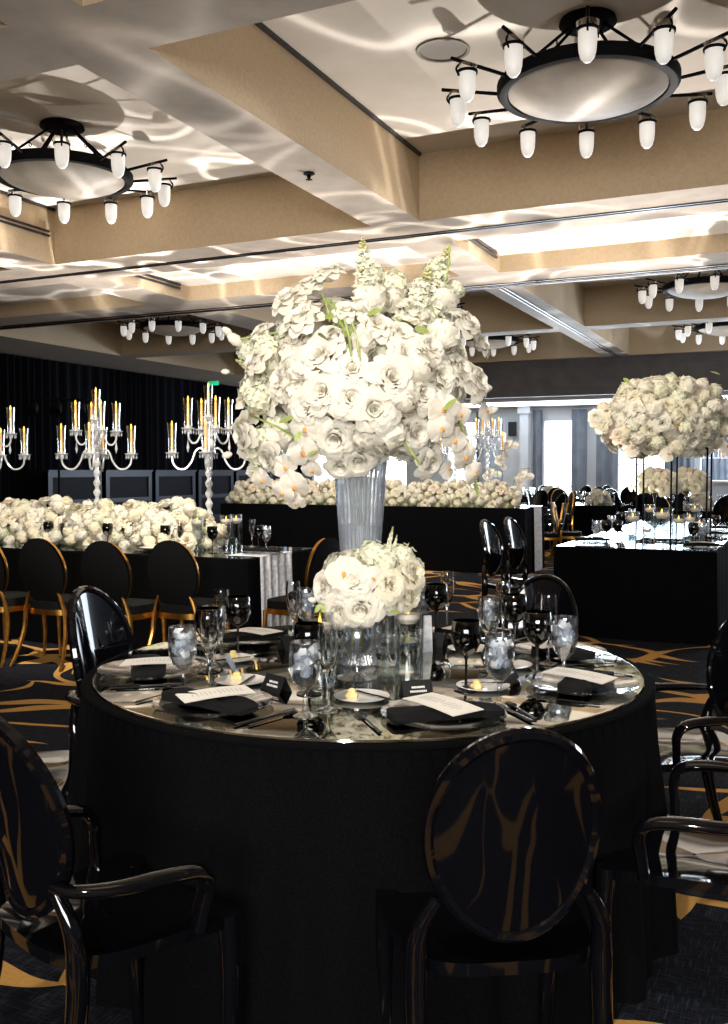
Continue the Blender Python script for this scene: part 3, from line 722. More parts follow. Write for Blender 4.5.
settings = [  # angle, radius, words, glass pixels (goblet, wine, flute), menu turn
    (-74, .71, 'facing the oval chair back', ((499, 706), (466, 690), (489, 671)), 22),
    (-127, .71, 'with the tilted menu near the rim', ((305, 716), (309, 694), (328, 711)), -28),
    (-170, .71, 'before the slim side armchair', ((183, 694), (209, 672), (210, 691)), -8),
    (133, .64, 'toward the gold legged chairs', ((214, 665), (238, 655), (222, 657)), 6),
    (94, .66, 'hidden behind the low rose bouquet', (None, None, None), 3),
    (54, .68, 'behind the tall candle cylinder', ((424, 632), (436, 637), (447, 629)), -6),
    (15, .70, 'before the armchair across the table', ((489, 652), (514, 652), (503, 643)), 10),
    (-27, .72, 'beside the carpet with gold swirls', ((564, 680), (537, 677), (548, 664)), -12)]
rnd = random.Random(11)
for (ang, rad, w, gp_, mt_) in settings:
    a = R(ang); th = a + PI / 2           # local +y points to the table centre
    O = TC + Vector((rad * math.cos(a), rad * math.sin(a), ZM)); Rm = Matrix.Rotation(th, 3, 'Z')
    def L(x, y, z=0): return O + Rm @ Vector((x, y, z))
    mk['charger'](O, th, 'clear ribbed glass charger, setting ' + w)
    mk['napkin'](L(0, .0, .004), th + R(rnd.uniform(-4, 4)), 'folded black napkin, setting ' + w)
    mk['menu'](L(.0, .01, .036), 0, 'cream printed menu card, setting ' + w, rot=(R(2), 0, th + R(mt_)))
    mk['fork'](L(-.205, .0, 0), th + R(rnd.uniform(-3, 3)), 'dark steel fork beside the napkin, setting ' + w)
    mk['knife'](L(.195, .0, 0), th + R(rnd.uniform(-3, 3)), 'dark steel knife beside the charger, setting ' + w)
    mk['spoon'](L(.222, .0, 0), th + R(rnd.uniform(-3, 3)), 'dark steel spoon outside the knife, setting ' + w)
    mk['bread'](L(-.15, .26), th, 'white bread plate with butter, setting ' + w)
    mk['butter'](L(-.175, .27, .006), th, 'butter portion on the bread plate, setting ' + w)
    mk['knife'](L(-.12, .255, .009), th + R(25), 'small butter knife on its plate, setting ' + w, scale=.72)
    mk['card'](L(.01, .245), th + R(rnd.uniform(-12, 12)), 'black tent place card, setting ' + w)
    for kind, px, dl, nm in (('goblet', gp_[0], (.20, .17), 'goblet of iced water'), ('wine', gp_[1], (.11, .32), 'black stemmed wine glass'), ('flute', gp_[2], (.25, .25), 'empty clear champagne flute')):
        p = at(px[0], px[1], ZM) if px else L(*dl)
        mk[kind](p, rnd.random() * 6, nm + ', setting ' + w)

# ------------------------------------------------------------------ flowers
def rose_mesh(name, mat, seed, rings=((3, .15, .74), (4, .29, .84), (5, .45, .90), (6, .62, .84), (7, .80, .66), (7, .97, .34))):
    """unit rose: opens along +z, outer radius 1"""
    b = MB(); rnd = random.Random(seed)
    for k, (n, Rr, h) in enumerate(rings):
        for i in range(n):
            a0 = 2 * PI * i / n + k * .7 + rnd.uniform(-.25, .25); hw = PI / n * 1.3; rr = Rr * rnd.uniform(.9, 1.1); hh = h * rnd.uniform(.88, 1.08); curl = .03 + .05 * k; ru = rnd.random() * 6; lean = rnd.uniform(-.12, .12)
            def fn(s, q, a0=a0, hw=hw, rr=rr, hh=hh, curl=curl, ru=ru):
                u = s * 2 - 1; t = q * (1 - .22 * abs(u) ** 2.5)
                a = a0 + u * hw * (.5 + .5 * math.sin(min(1, t * 1.4) * PI / 2)); r = rr * (.15 + .85 * math.sin(t * PI / 2) ** .7)
                z = -.6 + (hh + .6) * math.sin(t * PI / 2) ** 1.3
                e = max(0, t - .72) / .28
                r += curl * e * e * 1.5; z -= curl * e ** 3 * 1.6
                r += (.022 * math.sin(u * 5 + ru) + lean * .2) * t * t; z += .03 * math.sin(u * 4.5 + ru * 1.7) * t ** 3
                return (r * math.cos(a), r * math.sin(a), z * .82)
            b.grid(fn, 6, 6)
    return b.mesh(name, mat, sharp=180)
def peony_mesh(name, mat, seed, n=46):
    """unit ruffled bloom, fluffy on every side"""
    b = MB(); rnd = random.Random(seed)
    for i in range(n):
        z = 1 - 1.75 * (i + .5) / n; az = i * 2.39996; r = math.sqrt(max(0, 1 - z * z)); d = Vector((r * math.cos(az), r * math.sin(az), z)); q_ = d.to_track_quat('Z', 'Y').to_matrix() @ Matrix.Rotation(rnd.random() * 6.28, 3, 'Z')
        sz = rnd.uniform(.36, .5); ru = rnd.random() * 6; c = d * rnd.uniform(.62, .8); tl = rnd.uniform(.0, .55)
        def fn(s, q, sz=sz, ru=ru, c=c, q_=q_, tl=tl):
            u = s * 2 - 1; w = math.sin(min(1, .15 + q) * PI * .62) ; x = u * sz * w; y = (q - .35) * sz * 1.25
            zz = .12 + tl * q * q * .28 - .25 * u * u * sz + .05 * math.sin(u * 6 + ru) * q
            return c + q_ @ Vector((x, y, zz))
        b.grid(fn, 5, 4)
    b.ball((0, 0, 0), .66, 10, 7); return b.mesh(name, mat, sharp=180)
def floret(b, c, nrm, s, n=4, cup=.25, rot=0):
    q = Vector(nrm).to_track_quat('Z', 'Y').to_matrix()
    for i in range(n):
        a = 2 * PI * i / n + rot; da = PI / n * .92
        P = [Vector((0, 0, 0)), Vector((math.cos(a - da) * .62, math.sin(a - da) * .62, cup * .6)), Vector((math.cos(a) * 1.0, math.sin(a) * 1.0, cup)), Vector((math.cos(a + da) * .62, math.sin(a + da) * .62, cup * .6)), Vector((math.cos(a) * .55, math.sin(a) * .55, cup * .15))]
        b.add([Vector(c) + q @ (p * s) for p in P], [(0, 1, 4), (1, 2, 4), (2, 3, 4), (3, 0, 4)])
def hyd_mesh(name, mat, seed, n=70):
    b = MB(); rnd = random.Random(seed)
    for i in range(n):
        z = 1 - 2 * (i + .5) / n; a = i * 2.39996; r = math.sqrt(1 - z * z); p = Vector((r * math.cos(a), r * math.sin(a), z))
        floret(b, p * rnd.uniform(.74, .95), p + Vector((rnd.uniform(-.3, .3), rnd.uniform(-.3, .3), rnd.uniform(-.3, .3))), rnd.uniform(.24, .32), 4, .1, rnd.random() * 3)
    b.ball((0, 0, 0), .7, 8, 6); return b.mesh(name, mat, sharp=180)
def orchid_mesh(name, seed):
    b = MB(); rnd = random.Random(seed)
    def pet(a, L, w, droop, z0=0):
        def fn(s, q):
            u = s * 2 - 1; ww = w * math.sin(min(1, q * .9 + .1) * PI) ** .5
            x = q * L; y = u * ww; z = z0 + droop * q * q - .12 * u * u * ww * 3 + .03 * math.sin(q * 7 + u * 3)
            return (x * math.cos(a) - y * math.sin(a), x * math.sin(a) + y * math.cos(a), z)
        b.grid(fn, 5, 6)
    for a in (PI / 2, PI / 2 + 2.2, PI / 2 - 2.2): pet(a, .92, .40, -.15)
    for a in (.22, PI - .22): pet(a, .95, .62, .1, .04)
    b.mi = 1
    b.ball((0, -.08, .1), .11, 8, 6, 1, 1.3, 1); b.ball((0, -.2, .1), .07, 8, 5, 1.9, .8, .7)
    return b.mesh(name, [M['orchidp'], M['orange']], sharp=180)
def spike_mesh(name, mat, seed, L=1.0, r=.11, buds=True):
    """delphinium spike along +z, length L"""
    b = MB(); rnd = random.Random(seed); n = int(48 * L / 1.0)
    for i in range(n):
        q = i / n; a = i * 2.4; z = L * q * .84; rr = r * (1 - q * .62)
        d = Vector((math.cos(a), math.sin(a), .25)); floret(b, Vector((0, 0, z)) + Vector((math.cos(a), math.sin(a), 0)) * rr * .75, d + Vector((rnd.uniform(-.4, .4), rnd.uniform(-.4, .4), rnd.uniform(-.3, .3))), rr * rnd.uniform(.8, 1.25), 5, .25, rnd.random())
    b.mi = 1; b.tube([(0, 0, -.1 * L), (0, 0, L)], [.012, .006], 5)
    for i in range(16):
        q = i / 16; a = i * 2.4; b.ball((.03 * (1 - q * .6) * math.cos(a), .03 * (1 - q * .6) * math.sin(a), L * (.82 + .2 * q)), .018 * (1.1 - q * .5), 5, 4)
    return b.mesh(name, [mat, M['hydgreen']], sharp=180)
M['hydgreen'] = noise_col(pmat('pale_green_bud', (.5, .5, .2), .6), (.45, .45, .16), (.65, .6, .32), 20)
FM = {}
FM['rose'] = [rose_mesh('rose', M['rose'], s) for s in (1, 2, 3)]
FM['cream_rose'] = [rose_mesh('cream_rose', M['rosec'], s) for s in (4, 5)]
FM['blush_rose'] = [rose_mesh('blush_rose', M['blush'], 6)]
FM['peach_rose'] = [rose_mesh('peach_rose', M['peach'], 7)]
FM['peony'] = [peony_mesh('peony', M['rose'], s) for s in (11, 12)]
FM['cream_peony'] = [peony_mesh('cream_peony', M['rosec'], 13)]
FM['hydrangea'] = [hyd_mesh('hydrangea', M['hyd'], s) for s in (1, 2)]
FM['white_hydrangea'] = [hyd_mesh('white_hydrangea', M['rose'], 3)]
FM['orchid'] = [orchid_mesh('orchid', s) for s in (1, 2)]
FM['delphinium'] = [spike_mesh('delphinium', M['hyd'], 1)]
b = MB(); b.grid(lambda s, q: ((s * 2 - 1) * .22 * math.sin(q * PI) ** .7, q, .15 * math.sin(q * 2)), 4, 7); FM['leaf'] = [b.mesh('leaf', M['green'], sharp=180)]
FM['bud'] = []
b = MB(); b.lathe([(0, -.8), (.35, -.6), (.6, 0), (.5, .6), (.2, 1), (0, 1.05)], 9, flute=3, fa=.12); FM['bud'] = [b.mesh('bud', M['rose'], sharp=180)]
frnd = random.Random(21)
def bloom(parent, kind, p, n, s, base=Vector((0, 0, 0)), tw=None):
    """p relative to the parent's origin, n outward normal, s radius"""
    me = frnd.choice(FM[kind]); q = Vector(n).to_track_quat('Z', 'Y')
    e = (q.to_matrix().to_4x4() @ Matrix.Rotation(frnd.random() * 6.28 if tw is None else tw, 4, 'Z')).to_euler()
    return put(me, kind, parent, Vector(p) - base, rot=e, scale=s)

def vase_mat():
    m = thin('fluted_glass', tint=(.93, .95, .98), base=.25, edge=.85, rough=.15); nt = m.node_tree; l = nt.links; n = nt.nodes
    out = n['Material Output']; src = out.inputs[0].links[0].from_socket
    d = n.new('ShaderNodeBsdfDiffuse'); d.inputs[0].default_value = (.80, .86, .95, 1); t = n.new('ShaderNodeBsdfTranslucent'); t.inputs[0].default_value = (.80, .86, .95, 1)  # bluish white of refracted window light is put into the glass colour
    a = n.new('ShaderNodeMixShader'); a.inputs[0].default_value = .5; l.new(d.outputs[0], a.inputs[1]); l.new(t.outputs[0], a.inputs[2])
    x = n.new('ShaderNodeMixShader'); x.inputs[0].default_value = .2; l.new(src, x.inputs[1]); l.new(a.outputs[0], x.inputs[2]); l.new(x.outputs[0], out.inputs[0]); return m
# --- tall centrepiece: fluted vase and the big arrangement
VX = TC + Vector((-.025, .0, ZM))
b = MB()
prof = [(0, 0), (.058, 0), (.060, .01), (.050, .03), (.050, .06), (.058, .25), (.070, .45), (.082, .62), (.092, .735), (.088, .735), (.078, .62), (.066, .45), (.054, .25), (.046, .07), (0, .06)]
b.lathe(prof, 144, flute=32, fa=.04)
vt = thing('fluted_vase', 'tall fluted clear glass vase holding the big white flower arrangement', 'vase', VX)
M['vase'] = vase_mat(); b.build('vase_body', M['vase'], vt, sharp=180)
b = MB(); b.lathe([(0, .062), (.044, .072), (.052, .25), (.064, .44), (.0655, .47), (0, .47)], 40); b.build('water', thin('vase_water', tint=(.80, .87, .95), base=.25, edge=.5, rough=.3), vt)
AC = atd(355, 400, 3.15)             # heart of the arrangement
ar = thing('flower_arrangement', 'huge arrangement of white roses, orchids and delphinium in the tall fluted vase', 'flowers', AC)
def pxp(px, py, off): return atd(px, py, 3.15 + off)
def outn(p, up=.15, c=None):
    v = Vector(p) - (c if c is not None else AC); v.z += up * v.length; return v.normalized()
K = FPX / 3.15
front = [(290, 302, 15, 0), (311, 288, 13, .05), (303, 321, 16, -.08), (321, 360, 18, -.16), (300, 372, 13, -.1), (309, 407, 14, -.16), (323, 393, 14, -.2), (336, 438, 15, -.17), (341, 464, 12, -.12), (358, 459, 14, -.12),
         (353, 372, 13, -.24), (352, 399, 15, -.25), (374, 410, 16, -.26), (391, 380, 17, -.26), (373, 300, 15, -.12), (346, 313, 11, -.12), (389, 434, 15, -.2), (414, 432, 14, -.16), (404, 400, 13, -.24), (418, 370, 16, -.2),
         (421, 395, 13, -.2), (437, 380, 16, -.14), (441, 337, 16, -.1), (465, 326, 14, 0), (474, 384, 15, -.02), (457, 372, 14, -.06), (428, 350, 13, -.16), (284, 382, 14, -.06), (247, 434, 15, 0), (329, 275, 12, .02), (376, 328, 13, -.18),
         (400, 337, 12, -.16), (259, 362, 14, 0), (272, 457, 13, -.04), (330, 340, 13, -.14), (362, 342, 12, -.2), (404, 355, 12, -.2), (412, 312, 12, -.08), (428, 462, 12, -.1), (452, 352, 14, -.02), (270, 400, 13, 0),
         (295, 345, 12, -.05), (365, 435, 13, -.2), (392, 300, 12, -.06), (445, 300, 12, 0), (262, 335, 11, .05), (480, 345, 10, .08), (318, 430, 12, -.12)]
for (px, py, s, off) in front:
    p = pxp(px, py, off); n = outn(p, .1); n = (n + Vector((0, -.55, .05))).normalized()
    bloom(ar, 'rose' if frnd.random() < .8 else 'peony', p, n, s / K * 1.16, AC)
for (px, py, s, off) in [(350, 333, 18, -.05), (416, 318, 18, 0), (395, 285, 14, .03), (272, 366, 17, .05), (440, 318, 14, .08), (436, 270, 12, .08), (360, 318, 14, 0), (290, 350, 16, .05), (250, 350, 13, .1), (425, 290, 14, .06), (385, 355, 16, -.12),
                          (340, 385, 15, -.1), (335, 415, 14, -.06), (372, 275, 12, .02), (455, 290, 10, .1), (252, 390, 14, .08), (262, 440, 14, .02), (400, 420, 14, -.1), (440, 410, 15, -.04), (355, 355, 15, -.12), (275, 425, 13, .02)]:
    bloom(ar, 'hydrangea', pxp(px, py, off), (0, 0, 1), s / K * 1.15, AC)
# the far side and the core of the ball
for i in range(62):
    z = 1 - 2 * (i + .5) / 62; a = i * 2.39996; r = math.sqrt(1 - z * z)
    n = Vector((r * math.cos(a), r * math.sin(a), z))
    if n.y < -.1: continue
    if n.z < -.75: continue
    p = AC + Vector((n.x * .33, n.y * .27, .06 + n.z * .25)); bloom(ar, ('peony', 'rose', 'hydrangea')[i % 3], p, n, .052 + .01 * frnd.random(), AC)
for i in range(14):
    a = i * 2.4; q = (i % 5) / 5; p = AC + Vector((.19 * math.cos(a), .15 * math.sin(a), -.12 + .3 * q)); bloom(ar, 'white_hydrangea', p, (0, 0, 1), .085, AC)
for (px, py, s, off, rz) in [(305, 428, 17, -.16, 0), (303, 452, 18, -.15, .3), (285, 467, 15, -.1, .8), (294, 486, 18, -.1, .2), (283, 493, 14, -.08, -.5), (296, 503, 11, -.06, .2), (443, 408, 19, -.2, 0), (441, 428, 17, -.2, .4), (455, 440, 15, -.14, -.4), (465, 457, 16, -.08, .5), (474, 474, 14, -.04, .9),
                            (254, 412, 14, .02, 1), (246, 450, 14, .02, .4), (262, 480, 14, 0, .2), (448, 470, 11, -.06, 2), (460, 414, 14, -.1, 0), (486, 412, 12, .04, 2), (240, 400, 11, .08, 1.4), (254, 472, 12, .05, .3), (312, 470, 12, -.1, 0)]:
    p = pxp(px, py, off); n = (outn(p, .1) + Vector((0, -1.1, .1))).normalized(); bloom(ar, 'orchid', p, n, s / K, AC, rz)
def spike(px0, py0, px1, py1, off0, off1, r=1.0):
    p0, p1 = pxp(px0, py0, off0), pxp(px1, py1, off1); d = p1 - p0; o = bloom(ar, 'delphinium', p0, d, d.length, AC); o.scale = (d.length * r, d.length * r, d.length)
spike(368, 305, 362, 238, -.02, 0, 1.7); spike(424, 320, 449, 246, 0, .05, 1.5); spike(405, 330, 430, 268, -.1, 0, 1.6); spike(395, 310, 402, 276, .05, .1, 2); spike(275, 400, 247, 352, 0, .08, 1.5); spike(268, 440, 232, 425, 0, .05, 1.5)
spike(270, 380, 236, 360, .05, .1, 1.3); spike(255, 450, 262, 492, .0, .04, 1.6); spike(452, 420, 478, 492, 0, .04, 1.1)
for (px, py, s, off, nx, nz) in [(236, 341, 10, .06, -.8, .6), (228, 332, 7, .08, -.8, .6), (490, 410, 8, .06, 1, .1), (226, 372, 5, .1, -1, 0), (243, 420, 8, .05, -1, -.2), (484, 388, 8, .06, 1, 0), (228, 455, 6, .08, -1, -.3)]:
    bloom(ar, 'bud', pxp(px, py, off), (nx, -.2, nz), s / K, AC)
def stem(parent, base, pts, rad=.004):
    b = MB(); b.tube([Vector(p) - base for p in pts], rad, 5); b.build('stem', M['green'], parent)
for (a_, b_) in [((352, 362, -.26), (344, 318, -.2)), ((360, 362, -.26), (352, 322, -.22)), ((345, 332, -.18), (326, 299, -.1)), ((340, 325, -.16), (332, 300, -.12)), ((300, 330, 0), (235, 340, .06)), ((460, 420, -.1), (478, 495, 0)), ((330, 322, -.1), (322, 294, -.05)),
                 ((400, 440, -.22), (420, 465, -.2)), ((300, 440, -.1), (250, 415, 0)), ((445, 290, 0), (449, 244, .05))]:
    stem(ar, AC, [pxp(*a_), (pxp(*a_) + pxp(*b_)) / 2 + Vector((.004, 0, .004)), pxp(*b_)])
for i in range(26):
    a = frnd.random() * 6.28; p = AC + Vector((.3 * math.cos(a) * frnd.random(), -.24 + .1 * frnd.random(), frnd.uniform(-.2, .25))); bloom(ar, 'leaf', p, (frnd.uniform(-1, 1), frnd.uniform(-1, .2), frnd.uniform(-.2, 1)), frnd.uniform(.035, .07), AC)
for k in range(8):
    a = k * .785; stem(ar, AC, [AC + Vector((.05 * math.cos(a), .05 * math.sin(a), -.1)), VX + Vector((.03 * math.cos(a + 1), .03 * math.sin(a + 1), .5)), VX + Vector((.02 * math.cos(a + 2.5), .02 * math.sin(a + 2.5), .1))], .003)

# --- low bouquet in a glass compote
CP = at(357, 678, ZM)
cv = thing('glass_compote', 'clear glass pedestal bowl holding the low bouquet', 'vase', CP)
m_lathe([(0, 0), (.062, 0), (.064, .004), (.035, .012), (.014, .022), (.011, .035), (.02, .05), (.014, .062), (.03, .075), (.046, .1), (.052, .14), (.05, .185), (.047, .185), (.048, .14), (.042, .104), (.026, .082), (0, .078)], 32).build('bowl', M['gob'], cv)
b = m_lathe([(0, .0785), (.0255, .0825), (.0415, .1045), (.0475, .14), (.047, .165), (0, .165)], 24); b.build('water', M['icewater'], cv)
c2 = at(386, 664, ZM)
o = m_lathe([(0, 0), (.05, 0), (.052, .004), (.02, .012), (.012, .03), (.03, .05), (.042, .08), (.03, .105), (.035, .12), (.045, .15), (.048, .19), (.045, .19), (.042, .152), (.031, .123), (.025, .1), (.036, .08), (.024, .056), (0, .05)], 28).build('bubble_vase', M['gob'], None, c2)
tag(o, 'small clear glass vase with rounded bulges behind the compote', 'vase')
BC = atd(365, 585, 3.0)
bq = thing('rose_bouquet', 'low bouquet of white roses, orchid and pale hydrangea before the fluted vase', 'flowers', BC)
K2 = FPX / 2.95
def bp(px, py, off): return atd(px, py, 2.98 + off)
for (px, py, s, off, kd) in [(361, 608, 18, -.08, 'rose'), (342, 610, 17, -.06, 'rose'), (355, 582, 15, -.09, 'rose'), (327, 588, 16, -.02, 'rose'), (390, 586, 14, -.08, 'cream_rose'), (410, 575, 16, -.02, 'cream_rose'), (376, 592, 12, -.08, 'rose'), (409, 595, 13, -.02, 'cream_rose'),
                            (395, 603, 11, -.04, 'rose'), (333, 570, 12, .03, 'rose'), (370, 570, 12, 0, 'cream_rose'), (352, 622, 9, -.02, 'rose'), (415, 583, 9, .05, 'rose'), (380, 608, 10, -.03, 'rose')]:
    p = bp(px, py, off); n = (outn(p, .1, BC) + Vector((0, -.5, .1))).normalized(); bloom(bq, kd, p, n, s / K2, BC)
for (px, py, s, off) in [(373, 556, 16, 0), (401, 558, 15, .02), (362, 560, 12, .05), (386, 562, 14, -.04), (412, 568, 12, .05), (365, 590, 14, .03), (395, 588, 14, .03), (345, 592, 13, .04), (378, 606, 11, .0), (332, 600, 10, .0)]:
    bloom(bq, 'hydrangea', bp(px, py, off), (0, 0, 1), s / K2 * 1.1, BC)
for i in range(14):
    a = i * .45; p = BC + Vector((.10 * math.cos(a), .09 * abs(math.sin(a)) + .02, frnd.uniform(-.05, .07))); bloom(bq, 'rose', p, p - BC, .042, BC)
bloom(bq, 'orchid', bp(344, 573, -.1), (-.2, -1, .3), 21 / K2, BC, .3); bloom(bq, 'orchid', bp(372, 578, -.11), (.1, -1, .1), 13 / K2, BC, 1)
bloom(bq, 'bud', bp(313, 600, -.02), (-1, -.2, .2), 5 / K2, BC)
for (x0, y0, x1, y1) in ((385, 560, 393, 527), (398, 562, 409, 543), (392, 558, 397, 535)):
    p0, p1 = bp(x0, y0, 0), bp(x1, y1, .02); d = p1 - p0; o = bloom(bq, 'delphinium', p0, d, d.length, BC); o.scale = (d.length * .9, d.length * .9, d.length)
for (px, py, nx) in ((321, 605, -1), (326, 608, -.4), (376, 612, .3), (384, 611, 1), (400, 612, .6), (330, 612, -.8)):
    bloom(bq, 'leaf', bp(px, py, -.06), (nx * .3, -1, .3), .032, BC)
stem(bq, BC, [BC, CP + Vector((.01, 0, .17)), CP + Vector((.015, 0, .1))], .004); stem(bq, BC, [BC + Vector((.02, 0, 0)), CP + Vector((-.01, .01, .17)), CP + Vector((-.015, 0, .1))], .004)

# --- floating candle cylinders
def mk_cyl(h=.22, r=.043):
    def f():
        t = thing('candle_cylinder', '', 'candle holder', group='clear cylinders with floating candles')
        m_lathe([(0, 0), (r, 0), (r, h), (r - .003, h), (r - .003, .012), (0, .012)], 28).build('cylinder_glass', M['thin2'], t)
        m_lathe([(0, .0125), (r - .0035, .0125), (r - .0035, h * .78), (0, h * .78)], 24).build('water', M['waterthin'], t)
        b = m_lathe([(0, h * .72), (r * .55, h * .72), (r * .88, h * .80), (r * .86, h * .86), (r * .5, h * .87), (0, h * .86)], 20); c = b.build('floating_candle', M['wax'], t)
        b = m_lathe([(0, h * .86), (.0045, h * .89), (.003, h * .93), (0, h * .97)], 8); b.build('flame', M['flame'], c)
        return t
    return f
M['thin2'] = thin('cylinder_glass', base=.07, edge=.6); M['waterthin'] = thin('still_water', tint=(.82, .86, .84), base=.06, edge=.35, rough=.05)
CY = Maker(mk_cyl())
for (px, py, w) in ((320, 686, 'just under the roses of the low bouquet'), (408, 672, 'beside the pale frosted table sign'), (333, 662, 'half hidden behind the low bouquet'), (388, 652, 'behind the bouquet near the fluted vase foot'), (396, 690, '')):
    if w: CY(at(px, py, ZM), 0, 'clear glass cylinder with floating candle ' + w)
# frosted table sign
b = MB(); b.add([(-.018, 0, 0), (.018, 0, 0), (.013, 0, .13), (-.013, 0, .13), (-.018, .012, 0), (.018, .012, 0), (.013, .012, .13), (-.013, .012, .13)], [(0, 1, 2, 3), (7, 6, 5, 4), (0, 4, 5, 1), (3, 2, 6, 7), (0, 3, 7, 4), (1, 5, 6, 2)])
tag(b.build('table_sign', M['runner'], None, at(428, 652, ZM), .3, smooth=False), 'narrow pale frosted upright sign beside the candle cylinder', 'table sign')

# ------------------------------------------------------------------ candelabra
def candelabrum():
    t = thing('crystal_candelabrum', '', 'candelabrum', group='crystal candelabra with taper candles')
    prof = [(0, 0), (.11, 0), (.115, .012), (.07, .03), (.035, .05), (.02, .07)]
    z = .07
    while z < .78:
        prof += [(.016, z + .005), (.03, z + .03), (.033, z + .045), (.016, z + .075)]; z += .085
    prof += [(.02, .80), (.05, .83), (.055, .85), (.02, .88), (.015, .98), (.03, 1.0), (.045, 1.03), (.015, 1.05), (0, 1.05)]
    m_lathe(prof, 12).build('stem', M['crystalb'], t, sharp=20)
    def cup(cx, cyy, z, hh):
        b = MB(); b.lathe([(0, z - .03), (.018, z - .022), (.024, z - .01), (.056, z), (.058, z + .008), (.034, z + .006), (.026, z + .025), (.02, z + .03), (0, z + .03)], 12, cx, cyy); c = b.build('bobeche', M['crystalb'], t, sharp=20)
        b = MB(); b.lathe([(.032, z + .006), (.030, z + .08), (.034, z + .18), (.04, z + hh)], 14, cx, cyy); b.build('hurricane_shade', M['thin'], c)
        b = MB(); b.lathe([(0, z + .02), (.011, z + .02), (.0095, z + hh - .035), (0, z + hh - .03)], 8, cx, cyy); b.build('taper_candle', M['taper'], c)
        b = MB(); b.lathe([(0, z + hh - .032), (.0075, z + hh - .015), (.004, z + hh + .01), (0, z + hh + .02)], 7, cx, cyy); b.build('flame', M['flame'], c)
        for k in range(6):
            a = k * 1.047; b2 = (cx + .045 * math.cos(a), cyy + .045 * math.sin(a))
            dr_.lathe([(0, z - .045), (.006, z - .03), (.003, z - .005), (0, z)], 5, *b2)
    dr_ = MB()
    for k in range(4):
        a = k * PI / 2; ca, sa = math.cos(a), math.sin(a); P = lambda r, z: (r * ca, r * sa, z)
        b = MB(); b.tube([P(.03, .80), P(.07, .83), P(.11, .80), P(.14, .72), P(.19, .66), P(.25, .66), P(.29, .70), P(.30, .76)], .0085, 7); b.build('arm', M['crystalb'], t)
        cup(.30 * ca, .30 * sa, .785, .25)
        dr_.lathe([(0, .79), (.012, .83), (.004, .88), (0, .92)], 6, .17 * ca, .17 * sa)
    for k in range(4):
        a = k * PI / 2 + .42; ca, sa = math.cos(a), math.sin(a); P = lambda r, z: (r * ca, r * sa, z)
        b = MB(); b.tube([P(.02, .92), P(.06, .95), P(.10, .88), P(.14, .87), P(.17, .91), P(.175, .96)], .008, 7); b.build('arm', M['crystalb'], t)
        cup(.175 * ca, .175 * sa, .985, .25)
    cup(0, 0, 1.08, .27)
    dr_.build('crystal_drops', M['crystalb'], t, sharp=20)
    return t
def crystal_mat():
    m = thin('cut_crystal', base=.3, edge=1, rough=.08); nt = m.node_tree; l = nt.links
    out = nt.nodes['Material Output']; src = out.inputs[0].links[0].from_socket
    d = nt.nodes.new('ShaderNodeBsdfPrincipled'); d.inputs['Base Color'].default_value = (.95, .97, 1, 1); d.inputs['Roughness'].default_value = .15; d.inputs['Specular IOR Level'].default_value = 1  # white mixed into the colour so the crystal looks brightly lit
    mx = nt.nodes.new('ShaderNodeMixShader'); mx.inputs[0].default_value = .4; l.new(src, mx.inputs[1]); l.new(d.outputs[0], mx.inputs[2]); l.new(mx.outputs[0], out.inputs[0]); return m
M['crystalb'] = crystal_mat()
CA = Maker(candelabrum)
def uv_on_v(px, v):
    k = (px - 364) / FPX
    return (k * CU * v - SU * v) / (CU + k * SU)
for (px, v, w) in ((-8, 6.55, 'cut by the picture edge, over the flower runner'), (97, 6.55, 'in the middle of the rose runner'), (209, 6.6, 'nearest the end with the silver cloth')):
    w = w.replace('nearest', 'at'); CA(W(uv_on_v(px, v), v, .772), .08, 'tall crystal candelabrum with lit tapers ' + w)

